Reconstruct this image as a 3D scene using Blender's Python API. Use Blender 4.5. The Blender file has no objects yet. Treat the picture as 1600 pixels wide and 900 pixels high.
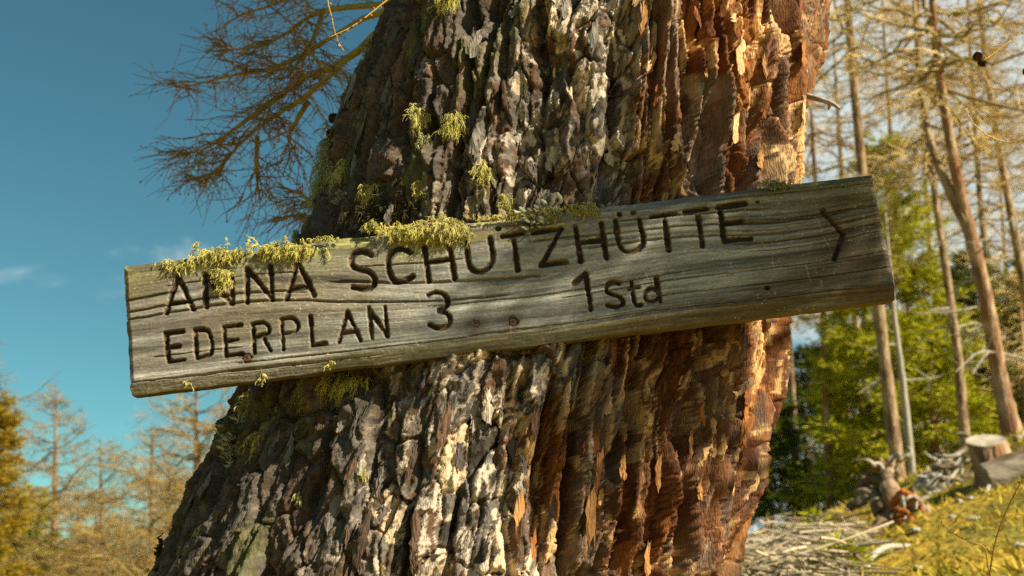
import bpy, math, random
import numpy as np

# ------------------------------------------------------------------ camera
scene = bpy.context.scene
COL = scene.collection
PITCH = math.radians(13.5)
EYE = np.array((0.0, 0.0, 1.6))
LENS = 45.0                                  # 36 mm sensor: 2000 px focal length over a 1600 px wide picture
cam_d = bpy.data.cameras.new("camera")
cam_d.lens = LENS
cam_d.sensor_width = 36.0
cam_d.clip_start = 0.05
cam_d.clip_end = 5000.0
cam_d.dof.use_dof = True
cam_d.dof.focus_distance = 1.98
cam_d.dof.aperture_fstop = 7.2
cam = bpy.data.objects.new("camera", cam_d)
cam.location = EYE
cam.rotation_euler = (math.pi / 2 + PITCH, 0, 0)
COL.objects.link(cam)
scene.camera = cam

# ------------------------------------------------------------------ light
SUN_AZ = math.radians(123.0)                 # clockwise from +Y (the viewing direction): right and a little behind the camera
SUN_EL = math.radians(37.0)
sun_d = bpy.data.lights.new("sun", 'SUN')
sun_d.energy = 5.0
sun_d.angle = math.radians(0.5)
sun_d.color = (1.0, 0.86, 0.64)
sun = bpy.data.objects.new("sun", sun_d)
SUN_DIR = np.array((math.sin(SUN_AZ) * math.cos(SUN_EL), math.cos(SUN_AZ) * math.cos(SUN_EL), math.sin(SUN_EL)))
from mathutils import Vector, Matrix, Euler
sun.rotation_euler = Vector(-SUN_DIR).to_track_quat('-Z', 'Y').to_euler()
COL.objects.link(sun)

world = bpy.data.worlds.new("World")
scene.world = world
world.use_nodes = True
wn, wl = world.node_tree.nodes, world.node_tree.links
wn.clear()
def wnode(t, **kw):
    n = wn.new(t)
    for k, v in kw.items():
        setattr(n, k, v)
    return n
w_out = wnode('ShaderNodeOutputWorld')
w_bg = wnode('ShaderNodeBackground')
w_bg.inputs['Strength'].default_value = 0.051
sky = wnode('ShaderNodeTexSky', sky_type='NISHITA', sun_disc=False)
sky.sun_elevation = SUN_EL
sky.sun_rotation = SUN_AZ
sky.altitude = 1900.0
sky.dust_density = 0.1
sky.ozone_density = 1.0
tint = wnode('ShaderNodeMix', data_type='RGBA', blend_type='MULTIPLY')
tint.inputs['Factor'].default_value = 1.0
tint.inputs['B'].default_value = (0.47, 0.87, 0.72, 1)
wl.new(sky.outputs['Color'], tint.inputs['A'])
tc = wnode('ShaderNodeTexCoord')
mp = wnode('ShaderNodeMapping')
mp.inputs['Scale'].default_value = (3.2, 3.2, 6.0)
mp.inputs['Location'].default_value = (8.8, 1.5, 0.6)
wl.new(tc.outputs['Generated'], mp.inputs['Vector'])
cn = wnode('ShaderNodeTexNoise')
cn.inputs['Scale'].default_value = 1.0
cn.inputs['Detail'].default_value = 8.0
cn.inputs['Roughness'].default_value = 0.58
cn.inputs['Distortion'].default_value = 0.6
wl.new(mp.outputs['Vector'], cn.inputs['Vector'])
sep = wnode('ShaderNodeSeparateXYZ')
wl.new(tc.outputs['Generated'], sep.inputs['Vector'])
east = wnode('ShaderNodeMapRange', interpolation_type='SMOOTHSTEP')   # the cloud bank lies to the right (east)
east.inputs['From Min'].default_value = -0.15
east.inputs['From Max'].default_value = 0.40
east.inputs['To Min'].default_value = 0.0
east.inputs['To Max'].default_value = 0.23
wl.new(sep.outputs['X'], east.inputs['Value'])
cadd = wnode('ShaderNodeMath', operation='ADD')
wl.new(cn.outputs['Fac'], cadd.inputs[0])
wl.new(east.outputs['Result'], cadd.inputs[1])
lowm = wnode('ShaderNodeMapRange', interpolation_type='SMOOTHSTEP')     # unseen clouds overhead cleared to cut ambient light, leaving a low bank
lowm.inputs['From Min'].default_value = 0.36
lowm.inputs['From Max'].default_value = 0.72
lowm.inputs['To Max'].default_value = -0.26
wl.new(sep.outputs['Z'], lowm.inputs['Value'])
cadd2 = wnode('ShaderNodeMath', operation='ADD')
wl.new(cadd.outputs[0], cadd2.inputs[0])
wl.new(lowm.outputs['Result'], cadd2.inputs[1])
cr = wnode('ShaderNodeMapRange', interpolation_type='SMOOTHSTEP')
cr.inputs['From Min'].default_value = 0.55
cr.inputs['From Max'].default_value = 0.69
cr.inputs['To Max'].default_value = 0.9
wl.new(cadd2.outputs[0], cr.inputs['Value'])
cmix = wnode('ShaderNodeMix', data_type='RGBA')
cmix.inputs['B'].default_value = (6.6, 7.4, 7.2, 1)
wl.new(tint.outputs['Result'], cmix.inputs['A'])
wl.new(cr.outputs['Result'], cmix.inputs['Factor'])
wl.new(cmix.outputs['Result'], w_bg.inputs['Color'])
wl.new(w_bg.outputs['Background'], w_out.inputs['Surface'])

scene.view_settings.view_transform = 'Standard'
scene.view_settings.look = 'None'
scene.view_settings.gamma = 1.0
scene.view_settings.use_curve_mapping = False
scene.view_settings.exposure = 1.15
scene.cycles.use_denoising = False
scene.cycles.max_bounces = 6
scene.cycles.diffuse_bounces = 3
scene.cycles.glossy_bounces = 2

# ------------------------------------------------------------------ helpers: numbers
CT, ST = math.cos(PITCH), math.sin(PITCH)
def ray(px, py):
    """Viewing direction through a point of the 1600 x 900 photograph, per metre of depth."""
    xn, yn = (px - 800) / 2000.0, (450 - py) / 2000.0
    return np.array((xn, CT - yn * ST, ST + yn * CT))
def at(px, py, depth):
    return EYE + ray(px, py) * depth
def h2(ix, iy, seed):
    a = (ix.astype(np.int64) * 374761393 + iy.astype(np.int64) * 668265263 + seed * 974634241) & 0xFFFFFFFF
    a = ((a ^ (a >> 13)) * 1274126177) & 0xFFFFFFFF
    a = ((a ^ (a >> 15)) * 2246822519) & 0xFFFFFFFF
    return ((a ^ (a >> 16)) & 0xFFFFFF) / float(0x1000000)
def vnoise(x, y, seed=0):
    x, y = np.broadcast_arrays(np.asarray(x, float), np.asarray(y, float))
    ix, iy = np.floor(x), np.floor(y)
    fx, fy = x - ix, y - iy
    fx, fy = fx * fx * (3 - 2 * fx), fy * fy * (3 - 2 * fy)
    a, b = h2(ix, iy, seed), h2(ix + 1, iy, seed)
    c, d = h2(ix, iy + 1, seed), h2(ix + 1, iy + 1, seed)
    return (a + (b - a) * fx) * (1 - fy) + (c + (d - c) * fx) * fy
def fbm(x, y, octaves=4, seed=0, gain=0.5):
    s, amp, tot = 0.0, 1.0, 0.0
    for k in range(octaves):
        s = s + amp * vnoise(x * 2 ** k, y * 2 ** k, seed + 17 * k)
        tot += amp
        amp *= gain
    return s / tot
def worley(x, y, seed=0, jit=0.95):
    """F1, F2, the two cell indices of the nearest seed and the offset from it."""
    ix, iy = np.floor(x), np.floor(y)
    f1 = np.full(x.shape, 9.0); f2 = np.full(x.shape, 9.0)
    ci = np.zeros(x.shape); cj = np.zeros(x.shape); ox = np.zeros(x.shape); oy = np.zeros(x.shape)
    for di in (-1, 0, 1):
        for dj in (-1, 0, 1):
            a, b = ix + di, iy + dj
            dx = x - (a + 0.5 + jit * (h2(a, b, seed) - 0.5))
            dy = y - (b + 0.5 + jit * (h2(a, b, seed + 7) - 0.5))
            d = np.sqrt(dx * dx + dy * dy)
            near = d < f1
            f2 = np.where(near, f1, np.minimum(f2, d))
            f1 = np.where(near, d, f1)
            ci = np.where(near, a, ci); cj = np.where(near, b, cj)
            ox = np.where(near, dx, ox); oy = np.where(near, dy, oy)
    return f1, f2, ci, cj, ox, oy
def sstep(a, b, x):
    t = np.clip((x - a) / (b - a), 0, 1)
    return t * t * (3 - 2 * t)
def mixc(a, b, t):
    return a + (b - a) * np.asarray(t)[..., None]
def unit(v):
    return v / np.maximum(np.linalg.norm(v, axis=-1, keepdims=True), 1e-9)

# ------------------------------------------------------------------ helpers: objects
def tag(o, label=None, cat=None, group=None, kind=None):
    if label: o["label"] = label
    if cat: o["category"] = cat
    if group: o["group"] = group
    if kind: o["kind"] = kind
    return o
def empty(name, loc=(0, 0, 0), rz=0.0):
    o = bpy.data.objects.new(name, None)
    o.location = loc
    o.rotation_euler = (0, 0, rz)
    o.empty_display_size = 0.1
    COL.objects.link(o)
    return o
def mesh_data(name, V, F, mat=None, smooth=True, col=None):
    """V (n,3); F one (m,k) index array or a list of them."""
    if not isinstance(F, (list, tuple)):
        F = [F]
    F = [np.asarray(f, np.int32) for f in F if len(f)]
    me = bpy.data.meshes.new(name)
    me.vertices.add(len(V))
    me.vertices.foreach_set("co", np.ascontiguousarray(V, np.float32).ravel())
    tot = np.concatenate([np.full(len(f), f.shape[1], np.int32) for f in F])
    idx = np.concatenate([f.ravel() for f in F])
    me.loops.add(len(idx))
    me.loops.foreach_set("vertex_index", idx)
    me.polygons.add(len(tot))
    start = np.zeros(len(tot), np.int32)
    start[1:] = np.cumsum(tot)[:-1]
    me.polygons.foreach_set("loop_start", start)
    me.polygons.foreach_set("use_smooth", np.full(len(tot), smooth, bool))
    me.update(calc_edges=True)
    if col is not None:
        at_ = me.color_attributes.new("tone", 'FLOAT_COLOR', 'POINT')
        c4 = np.ones((len(V), 4), np.float32)
        c4[:, :3] = col
        at_.data.foreach_set("color", c4.ravel())
    if mat:
        me.materials.append(mat)
    return me
def link(name, me, parent=None, loc=(0, 0, 0), rot=None):
    o = bpy.data.objects.new(name, me)
    o.parent = parent
    o.location = loc
    if rot is not None:
        o.rotation_euler = rot
    COL.objects.link(o)
    return o
class Geo:
    """Collects pieces into one mesh."""
    def __init__(self):
        self.V, self.F, self.C, self.n = [], {}, [], 0
    def add(self, V, F, col=None):
        V = np.asarray(V, float).reshape(-1, 3)
        for f in (F if isinstance(F, (list, tuple)) else [F]):
            f = np.asarray(f)
            if len(f):
                self.F.setdefault(f.shape[1], []).append(f + self.n)
        self.V.append(V)
        self.C.append(np.broadcast_to(np.asarray(col if col is not None else (1, 1, 1), float), V.shape))
        self.n += len(V)
        return self
    def data(self, name, mat=None, smooth=True, col=False):
        V = np.concatenate(self.V)
        F = [np.concatenate(f) for f in self.F.values()]
        return mesh_data(name, V, F, mat, smooth, np.concatenate(self.C) if col else None)
    def build(self, name, mat, parent=None, smooth=True, col=False, loc=(0, 0, 0)):
        return link(name, self.data(name, mat, smooth, col), parent, loc)
def tubes(P, R, sides=5, ref=(0.31, 0.17, 0.94)):
    """P (M,K,3) centre lines, R (M,K) radii -> vertices and quads of M open tubes."""
    P = np.asarray(P, float); R = np.asarray(R, float)
    if P.ndim == 2:
        P, R = P[None], R[None]
    M, K, _ = P.shape
    T = np.empty_like(P)
    T[:, 1:-1] = P[:, 2:] - P[:, :-2]
    T[:, 0] = P[:, 1] - P[:, 0]
    T[:, -1] = P[:, -1] - P[:, -2]
    T = unit(T)
    main = unit(P[:, -1] - P[:, 0])
    ref = np.where(np.abs(main @ np.array(ref))[:, None] > 0.8, np.array((0.9, -0.4, 0.1)), np.array(ref))
    A = unit(np.cross(T, ref[:, None, :]))
    B = np.cross(T, A)
    ang = np.arange(sides) * 2 * math.pi / sides
    ring = A[:, :, None, :] * np.cos(ang)[None, None, :, None] + B[:, :, None, :] * np.sin(ang)[None, None, :, None]
    V = (P[:, :, None, :] + ring * R[:, :, None, None]).reshape(-1, 3)
    m, k, s = np.meshgrid(np.arange(M), np.arange(K - 1), np.arange(sides), indexing='ij')
    base = (m * K + k) * sides
    s2 = (s + 1) % sides
    F = np.stack([base + s, base + s2, base + sides + s2, base + sides + s], -1).reshape(-1, 4)
    return V, F
def spline(pts, n):
    """Catmull-Rom through pts, n samples."""
    p = np.asarray(pts, float)
    p = np.vstack([2 * p[0] - p[1], p, 2 * p[-1] - p[-2]])
    t = np.linspace(0, len(p) - 3 - 1e-6, n)
    i = np.floor(t).astype(int); u = (t - i)[:, None]
    a, b, c, d = p[i], p[i + 1], p[i + 2], p[i + 3]
    return 0.5 * (2 * b + (c - a) * u + (2 * a - 5 * b + 4 * c - d) * u ** 2 + (3 * b - a - 3 * c + d) * u ** 3)

# ------------------------------------------------------------------ helpers: materials
def material(name, base=(0.5, 0.5, 0.5), rough=0.85, spec=0.25, attr=False, var=0.25, scale=30.0, stretch=(1, 1, 1),
             second=None, second_scale=None, second_lo=0.45, second_hi=0.6, bump=0.0, bump_scale=None, per_object=0.0, per_island=0.0, trans=0.0):
    """Principled surface: a base colour (or the mesh's own tone attribute), mottled by noise, with an optional second colour in patches."""
    m = bpy.data.materials.new(name)
    m.use_nodes = True
    nt = m.node_tree; N, L = nt.nodes, nt.links
    p = N['Principled BSDF']
    p.inputs['Roughness'].default_value = rough
    p.inputs['Specular IOR Level'].default_value = spec
    t = N.new('ShaderNodeTexCoord')
    mpn = N.new('ShaderNodeMapping')
    mpn.inputs['Scale'].default_value = stretch
    L.new(t.outputs['Object'], mpn.inputs['Vector'])
    nz = N.new('ShaderNodeTexNoise')
    nz.inputs['Scale'].default_value = scale
    nz.inputs['Detail'].default_value = 6.0
    nz.inputs['Roughness'].default_value = 0.62
    L.new(mpn.outputs['Vector'], nz.inputs['Vector'])
    if attr:
        a = N.new('ShaderNodeAttribute'); a.attribute_name = "tone"
        col = a.outputs['Color']
    else:
        r = N.new('ShaderNodeRGB'); r.outputs[0].default_value = (*base, 1)
        col = r.outputs[0]
    if second is not None:
        n2 = N.new('ShaderNodeTexNoise')
        n2.inputs['Scale'].default_value = second_scale or scale * 0.3
        n2.inputs['Detail'].default_value = 5.0
        L.new(mpn.outputs['Vector'], n2.inputs['Vector'])
        mr = N.new('ShaderNodeMapRange')
        mr.inputs['From Min'].default_value = second_lo
        mr.inputs['From Max'].default_value = second_hi
        L.new(n2.outputs['Fac'], mr.inputs['Value'])
        mx = N.new('ShaderNodeMix'); mx.data_type = 'RGBA'
        mx.inputs['B'].default_value = (*second, 1)
        L.new(col, mx.inputs['A']); L.new(mr.outputs['Result'], mx.inputs['Factor'])
        col = mx.outputs['Result']
    def times(c, value_socket, lo, hi, fmin=0.25, fmax=0.75):
        mr = N.new('ShaderNodeMapRange')
        mr.inputs['From Min'].default_value = fmin; mr.inputs['From Max'].default_value = fmax
        mr.inputs['To Min'].default_value = lo; mr.inputs['To Max'].default_value = hi
        L.new(value_socket, mr.inputs['Value'])
        mx = N.new('ShaderNodeVectorMath'); mx.operation = 'SCALE'
        L.new(c, mx.inputs[0]); L.new(mr.outputs['Result'], mx.inputs['Scale'])
        return mx.outputs['Vector']
    if var:
        col = times(col, nz.outputs['Fac'], 1 - var, 1 + var)
    if per_object:
        oi = N.new('ShaderNodeObjectInfo')
        col = times(col, oi.outputs['Random'], 1 - per_object, 1 + per_object, 0, 1)
    if per_island:
        gi = N.new('ShaderNodeNewGeometry')
        col = times(col, gi.outputs['Random Per Island'], 1 - per_island, 1 + per_island, 0, 1)
    L.new(col, p.inputs['Base Color'])
    if bump:
        b = N.new('ShaderNodeBump')
        b.inputs['Strength'].default_value = 1.0
        b.inputs['Distance'].default_value = bump
        src = nz
        if bump_scale:
            src = N.new('ShaderNodeTexNoise')
            src.inputs['Scale'].default_value = bump_scale
            src.inputs['Detail'].default_value = 5.0
            L.new(mpn.outputs['Vector'], src.inputs['Vector'])
        L.new(src.outputs['Fac'], b.inputs['Height'])
        L.new(b.outputs['Normal'], p.inputs['Normal'])
    if trans:
        tr = N.new('ShaderNodeBsdfTranslucent')
        L.new(col, tr.inputs['Color'])
        ms = N.new('ShaderNodeMixShader'); ms.inputs[0].default_value = trans
        L.new(p.outputs[0], ms.inputs[1]); L.new(tr.outputs[0], ms.inputs[2])
        L.new(ms.outputs[0], N['Material Output'].inputs['Surface'])
    return m

# ------------------------------------------------------------------ terrain
rng = np.random.default_rng(11)
GROUND_PTS = [(1170, 1010, 4.2), (1600, 1000, 3.6), (1180, 925, 6.2), (1400, 915, 6.0), (1600, 905, 5.5), (1400, 850, 8.5), (1600, 770, 8.8),
              (1460, 790, 11.0), (1330, 832, 12.5), (1185, 862, 12.0), (1195, 850, 17.0), (1300, 815, 19.0), (1430, 748, 17.0), (1545, 690, 15.5), (1640, 640, 15.0),
              (1200, 850, 32.0), (1330, 815, 32.0), (1500, 730, 30.0), (1640, 665, 30.0), (1250, 865, 60.0), (1640, 740, 60.0), (2300, 560, 16.0), (2300, 620, 40.0),
              (400, 1010, 14.0), (0, 1010, 14.0), (0, 1010, 30.0), (420, 990, 30.0), (0, 985, 60.0), (500, 985, 60.0), (-500, 1060, 25.0), (850, 900, 22.0), (800, 930, 40.0)]
G = [tuple(at(*g)) for g in GROUND_PTS] + [(0, 0, 0.0), (-2, 0, -0.35), (2.5, 0, 0.35), (0, 2.4, 0.95), (-1.2, 2.4, 0.55), (1.6, 2.6, 1.1), (0, -8, -2.5),
     (-12, 0, -3.0), (12, 0, 2.0), (-60, 120, -6), (60, 140, 4), (0, 160, -4), (-60, -40, -12), (60, -40, -4)]
G = np.array(G)
def tps_k(d2):
    return 0.5 * d2 * np.log(d2 + 1e-9)
_n = len(G)
_A = np.zeros((_n + 3, _n + 3))
_d2 = ((G[:, None, :2] - G[None, :, :2]) ** 2).sum(-1)
_A[:_n, :_n] = tps_k(_d2) + np.eye(_n) * 0.6
_A[:_n, _n] = 1; _A[:_n, _n + 1:] = G[:, :2]
_A[_n:, :_n] = _A[:_n, _n:].T
_W = np.linalg.solve(_A, np.concatenate([G[:, 2], np.zeros(3)]))
def ground_z(x, y):
    x, y = np.asarray(x, float), np.asarray(y, float)
    far = np.sqrt(x * x + y * y)
    k = np.minimum(1.0, 90.0 / np.maximum(far, 1e-6))       # beyond 90 m the ground runs on level from its rim
    xs, ys = x * k, y * k
    d2 = (xs[..., None] - G[:, 0]) ** 2 + (ys[..., None] - G[:, 1]) ** 2
    z = tps_k(d2) @ _W[:_n] + _W[_n] + _W[_n + 1] * xs + _W[_n + 2] * ys
    z = z * sstep(700, 90, far) if False else z
    return z
M_turf = material('dry_turf', (0.36, 0.245, 0.03), 0.95, 0.1, var=0.35, scale=9.0, second=(0.20, 0.17, 0.03), second_scale=1.6, second_lo=0.42, second_hi=0.62, bump=0.05, bump_scale=14.0)
_x = np.concatenate([-np.geomspace(2500, 20, 16), np.linspace(-18, 22, 201), np.geomspace(24, 2500, 16)])
_y = np.concatenate([-np.geomspace(2500, 8, 12), np.linspace(-6, 34, 201), np.geomspace(36, 2500, 20)])
gx, gy = np.meshgrid(_x, _y)
gz = ground_z(gx, gy)
_loc = np.sqrt(gx ** 2 + gy ** 2)
gz = gz + (fbm(gx * 1.3, gy * 1.3, 4, 3) - 0.5) * 0.22 * (_loc < 60) * sstep(0, 5, _loc)
nx, ny = len(_x), len(_y)
_i, _j = np.meshgrid(np.arange(nx - 1), np.arange(ny - 1))
_b = (_j * nx + _i).ravel()
ground = link('ground', mesh_data('ground', np.stack([gx, gy, gz], -1).reshape(-1, 3), np.stack([_b, _b + 1, _b + nx + 1, _b + nx], -1), M_turf))
tag(ground, kind='structure')

# ------------------------------------------------------------------ the old larch
# half outline of the trunk: height, left edge, right edge (metres, in the plane through the trunk's axis)
OUTLINE = np.array([(0.55, -1.12, 0.66), (0.9, -1.02, 0.60), (1.25, -0.86, 0.52), (1.50, -0.72, 0.452),
    (1.634, -0.653, 0.415), (1.703, -0.622, 0.432), (1.773, -0.591, 0.449), (1.843, -0.562, 0.464), (1.915, -0.530, 0.482), (1.988, -0.491, 0.500),
    (2.061, -0.462, 0.518), (2.136, -0.441, 0.531), (2.212, -0.417, 0.545), (2.289, -0.393, 0.559), (2.367, -0.375, 0.573), (2.446, -0.356, 0.588),
    (2.526, -0.337, 0.602), (2.608, -0.307, 0.614), (2.691, -0.271, 0.628), (2.775, -0.244, 0.637), (2.95, -0.18, 0.66), (3.4, -0.06, 0.72), (5.0, 0.20, 0.86), (9.0, 0.62, 1.12)])
AXIS_Y = 2.399
def trunk_axis(z):
    l = np.interp(z, OUTLINE[:, 0], OUTLINE[:, 1]); r = np.interp(z, OUTLINE[:, 0], OUTLINE[:, 2])
    ry = np.interp(z, [0.5, 1.2, 1.9, 3.0, 9.0], [0.62, 0.50, 0.405, 0.39, 0.25])
    return (l + r) / 2 - 0.003, (r - l) / 2 * 0.972 - 0.025, ry
def trunk_base(th, z):
    cx, rx, ry = trunk_axis(z)
    p = np.stack(np.broadcast_arrays(cx + rx * np.sin(th), AXIS_Y - ry * np.cos(th), z), -1)
    n = unit(np.stack(np.broadcast_arrays(np.sin(th) * ry, -np.cos(th) * rx, 0.0 * th), -1))
    return p, n
# grid: fine where it faces the viewer, coarse round the back and out of sight
_th = np.concatenate([np.linspace(-math.pi, -1.85, 24)[:-1], np.linspace(-1.85, 1.85, 780), np.linspace(1.85, math.pi, 24)[1:]])
_z = np.concatenate([np.linspace(0.55, 1.57, 30)[:-1], np.linspace(1.57, 2.85, 640), np.geomspace(2.86, 9.0, 44)])
TH, ZZ = np.meshgrid(_th, _z)
S = np.sin(TH)
U = TH * 0.45 + 0.17 * (ZZ - 2.2) * np.cos(TH)           # the ridges stand steeper than the trunk leans
w1 = fbm(U * 8, ZZ * 3.5, 3, 5) - 0.5
w2 = fbm(U * 30 + 9, ZZ * 14, 3, 6) - 0.5
w3 = fbm(U * 95 + 3, ZZ * 55, 3, 8) - 0.5
uu = U + 0.040 * w1 + 0.014 * w2 + 0.009 * w3
vv = ZZ + 0.10 * (fbm(U * 7 + 40, ZZ * 5, 3, 9) - 0.5) + 0.03 * (fbm(U * 40 + 4, ZZ * 22, 2, 10) - 0.5) + 0.006 * w3
rust = sstep(0.00, 0.50, S + 0.70 * (fbm(U * 6 + 20, ZZ * 2.2, 4, 12) - 0.5) + 0.10 * w2 * 2)     # where the outer crust has flaked off
west = sstep(0.05, -0.55, S + 0.5 * (fbm(U * 7 + 60, ZZ * 3.2, 3, 13) - 0.5))  # left flank: mask for its painted shade and its moss
# --- grey crust: short broken plates, cracked across as well as along
f1, f2, ai, aj, aox, aoy = worley(uu / 0.070, vv / 0.50, 21)
rA = h2(ai, aj, 31)
vein = np.abs(2 * fbm(uu * 9 + 2, vv * 1.7, 3, 61) - 1)
fuse = 0.25 + 0.75 * sstep(0.40, 0.58, fbm(U * 9 + 14, ZZ * 6, 3, 39))              # here and there neighbouring ridges have grown together
crust_h = 0.030 * fuse * (sstep(0.03, 0.19, f2 - f1) - 1) + (rA - 0.5) * 0.014 + 0.034 * (sstep(0.02, 0.13, vein) - 1)
g1, g2, bi, bj, box, boy = worley(uu / 0.033 + 3.3, vv / 0.085, 22)
rB = h2(bi, bj, 32); rB2 = h2(bi, bj, 33)
crust_h += (rB - 0.5) * 0.012 + (rB2 - 0.4) * 0.005 * -boy + (h2(bi, bj, 38) - 0.5) * 0.007 * box + 0.0110 * (sstep(0.01, 0.13, g2 - g1) - 1)
tl = fbm(uu * 44 + 11, vv * 17, 5, 63) * 14 + rB * 3
lay = np.floor(tl)
tl_h = (lay + sstep(0.78, 1.0, tl - lay)) * 0.0029 - 0.008
crust_h += tl_h
k1, k2, ci, cj, cox, coy = worley(uu / 0.0125 + 1.7, vv / 0.030, 23)
rC = h2(ci, cj, 34); rC2 = h2(ci, cj, 35)
crust_h += (rC - 0.5) * 0.0042 * (rC2 > 0.4) + (rC2 - 0.25) * 0.0030 * -coy
m1, m2, di, dj, dox, doy = worley(uu / 0.0055 + 5.1, vv / 0.0085, 24)
rD = h2(di, dj, 36)
crust_h += (rD - 0.5) * 0.0034
fibc = fbm(U * 230, ZZ * 60, 3, 25) - 0.5
crust_h += fibc * 0.0030
# --- rust side: long upright fibrous ridges with deep black clefts between them
ur = U + 0.040 * w1 + 0.006 * w2
vr = ZZ + 0.06 * (fbm(U * 7 + 40, ZZ * 3, 3, 9) - 0.5)
q1, q2, qi, qj, qox, qoy = worley(ur / 0.058 + 0.4, vr / 0.75, 41)
rQ = h2(qi, qj, 42)
cleft = np.abs(2 * fbm(ur * 15 + 5, vr * 1.6, 3, 43) - 1)
cleft2 = np.abs(2 * fbm(ur * 42 + 1, vr * 4.5, 3, 44) - 1)
inner_h = 0.026 * (sstep(0.0, 0.24, q2 - q1) - 1) + (rQ - 0.5) * 0.018 + 0.060 * (sstep(0.04, 0.26, cleft) - 1) + 0.018 * (sstep(0.02, 0.20, cleft2) - 1)
tl2 = fbm(ur * 70 + 31, vr * 4.0, 5, 66) * 15 + rQ * 3
lay2 = np.floor(tl2)
inner_h += (lay2 + sstep(0.7, 1.0, tl2 - lay2)) * 0.0036 - 0.022
e1, e2, ei, ej, eox, eoy = worley(ur / 0.0105 + 2.2, vr / 0.105, 45)
rE = h2(ei, ej, 46); rE2 = h2(ei, ej, 47)
inner_h += (rE - 0.5) * 0.0075 + (rE2 - 0.3) * 0.0040 * -eoy
fibr = fbm(ur * 240, ZZ * 15, 3, 26) - 0.5
inner_h += fibr * 0.0085 + 0.008
inner_h += (rB - 0.5) * 0.008 + 0.0085 * (sstep(0.01, 0.12, g2 - g1) - 1) + (tl_h - 0.012) * 0.35 + 0.004
zone = sstep(0.25, 0.75, rust + 0.25 * (rB - 0.5))
height = crust_h * (1 - zone) + inner_h * zone + 0.004
lay = np.where(zone > 0.5, lay2, lay)
rL = h2(lay, bi * 3 + bj, 64); rLq = h2(lay, ei * 3 + ej, 65)
fib = fibc * (1 - zone) + fibr * zone
# a few old branch scars and burls
for (bt, bz, br, bh) in ((0.30, 2.60, 0.045, 0.016), (0.12, 2.66, 0.04, 0.014), (0.47, 2.57, 0.04, -0.02), (-0.1, 2.48, 0.04, 0.012), (-0.62, 2.30, 0.06, 0.02), (-0.15, 1.78, 0.03, -0.012), (0.05, 1.80, 0.03, -0.012)):
    q = ((TH - bt) * 0.42) ** 2 + ((ZZ - bz) * 0.8) ** 2
    height += bh * np.exp(-q / br ** 2) * (0.6 + 0.8 * vnoise(U * 60, ZZ * 60, 41))
height = 0.010 + height * np.interp(np.abs(TH), [0, 2.05, 2.4], [1, 1, 0.8])
P, Nn = trunk_base(TH, ZZ)
P = P + Nn * height[..., None] + np.stack([w3 * 0.002, 0 * w3, (rC - 0.5) * 0.002], -1)
# local colour with painted shade and highlights: weathered grey crust, grey brown, buff and rust inner bark
c_grey = np.array((0.125, 0.112, 0.094)); c_pale = np.array((0.43, 0.37, 0.285)); c_dark = np.array((0.042, 0.034, 0.027)); c_brown = np.array((0.092, 0.048, 0.024))
c_rust = np.array((0.25, 0.094, 0.020)); c_buff = np.array((0.58, 0.36, 0.14)); c_deep = np.array((0.075, 0.022, 0.006)); c_moss = np.array((0.10, 0.105, 0.035))
crust = mixc(c_grey, c_dark, sstep(0.30, 0.70, 0.55 * rL + 0.5 * rC2))
crust = mixc(crust, c_brown, sstep(0.50, 0.75, 0.55 * rB2 + 0.5 * rD))
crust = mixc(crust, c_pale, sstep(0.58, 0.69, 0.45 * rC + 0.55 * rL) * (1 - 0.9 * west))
inner = mixc(c_rust, c_deep, sstep(0.30, 0.72, 0.55 * rLq + 0.30 * rQ + 0.20 * rE2))
inner = mixc(inner, c_buff, sstep(0.44, 0.60, fbm(ur * 75 + 1, vv * 16, 4, 59)) * sstep(0.60, 0.80, 0.55 * rE + 0.47 * rLq))
inner = mixc(inner, c_brown, sstep(0.55, 0.75, fbm(U * 22, ZZ * 6, 3, 51)) * 0.6)
grip = sstep(0.46, 0.58, fbm(ur * 24 + 3, vv * 5.5, 4, 69) + 0.25 * (rQ - 0.5)) * (1 - 0.5 * sstep(0.45, 0.85, S))      # grey crust still holding on
inner = mixc(inner, mixc(c_grey * 1.1, c_pale, sstep(0.5, 0.7, rLq)), grip * 0.45)
inner = inner * (0.40 + 0.95 * fbm(ur * 190, ZZ * 7, 3, 68))[..., None]
scab_highlight2 = sstep(0.72, 0.78, 0.50 * h2(bi, bj, 56) + 0.30 * h2(lay, ci, 57) + 0.22 * rC)  # cream patches painted in as highlights on the inner bark
inner = mixc(inner, np.array((0.60, 0.38, 0.16)), scab_highlight2 * 0.8)
tone = mixc(crust, inner, zone)
scab_highlight = sstep(0.67, 0.73, 0.55 * h2(bi, bj, 55) + 0.35 * rL + 0.12 * rC) * (1 - zone) * (1 - 0.85 * west)      # buff bared scabs that also paint in bright highlights
tone = mixc(tone, np.array((0.60, 0.46, 0.29)), scab_highlight * 0.9)
tone = mixc(tone, c_dark, west * 0.45)  # left flank darkened: its shade goes into the bark colour
tone = mixc(tone, c_moss, west * sstep(0.52, 0.66, fbm(U * 14 + 8, ZZ * 9, 4, 57)) * 0.6)
tone = tone * (0.72 + 0.56 * (vnoise(U * 330, ZZ * 150, 58) * (1 - zone) + zone * vnoise(U * 330, ZZ * 22, 58)))[..., None]
M_bark = material('larch_bark', attr=True, rough=0.85, spec=0.25, var=0.42, scale=190.0, stretch=(1, 1, 0.3), bump=0.0030, bump_scale=380.0)
old = empty('larch_tree', (float(trunk_axis(0.95)[0]), AXIS_Y, 0.95))
tag(old, 'huge old larch with furrowed grey and rust bark behind the carved board', 'tree')
OLD0 = np.array(old.location)
nz_, nt_ = TH.shape
_i, _j = np.meshgrid(np.arange(nt_ - 1), np.arange(nz_ - 1))
_b = (_j * nt_ + _i).ravel()
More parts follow.
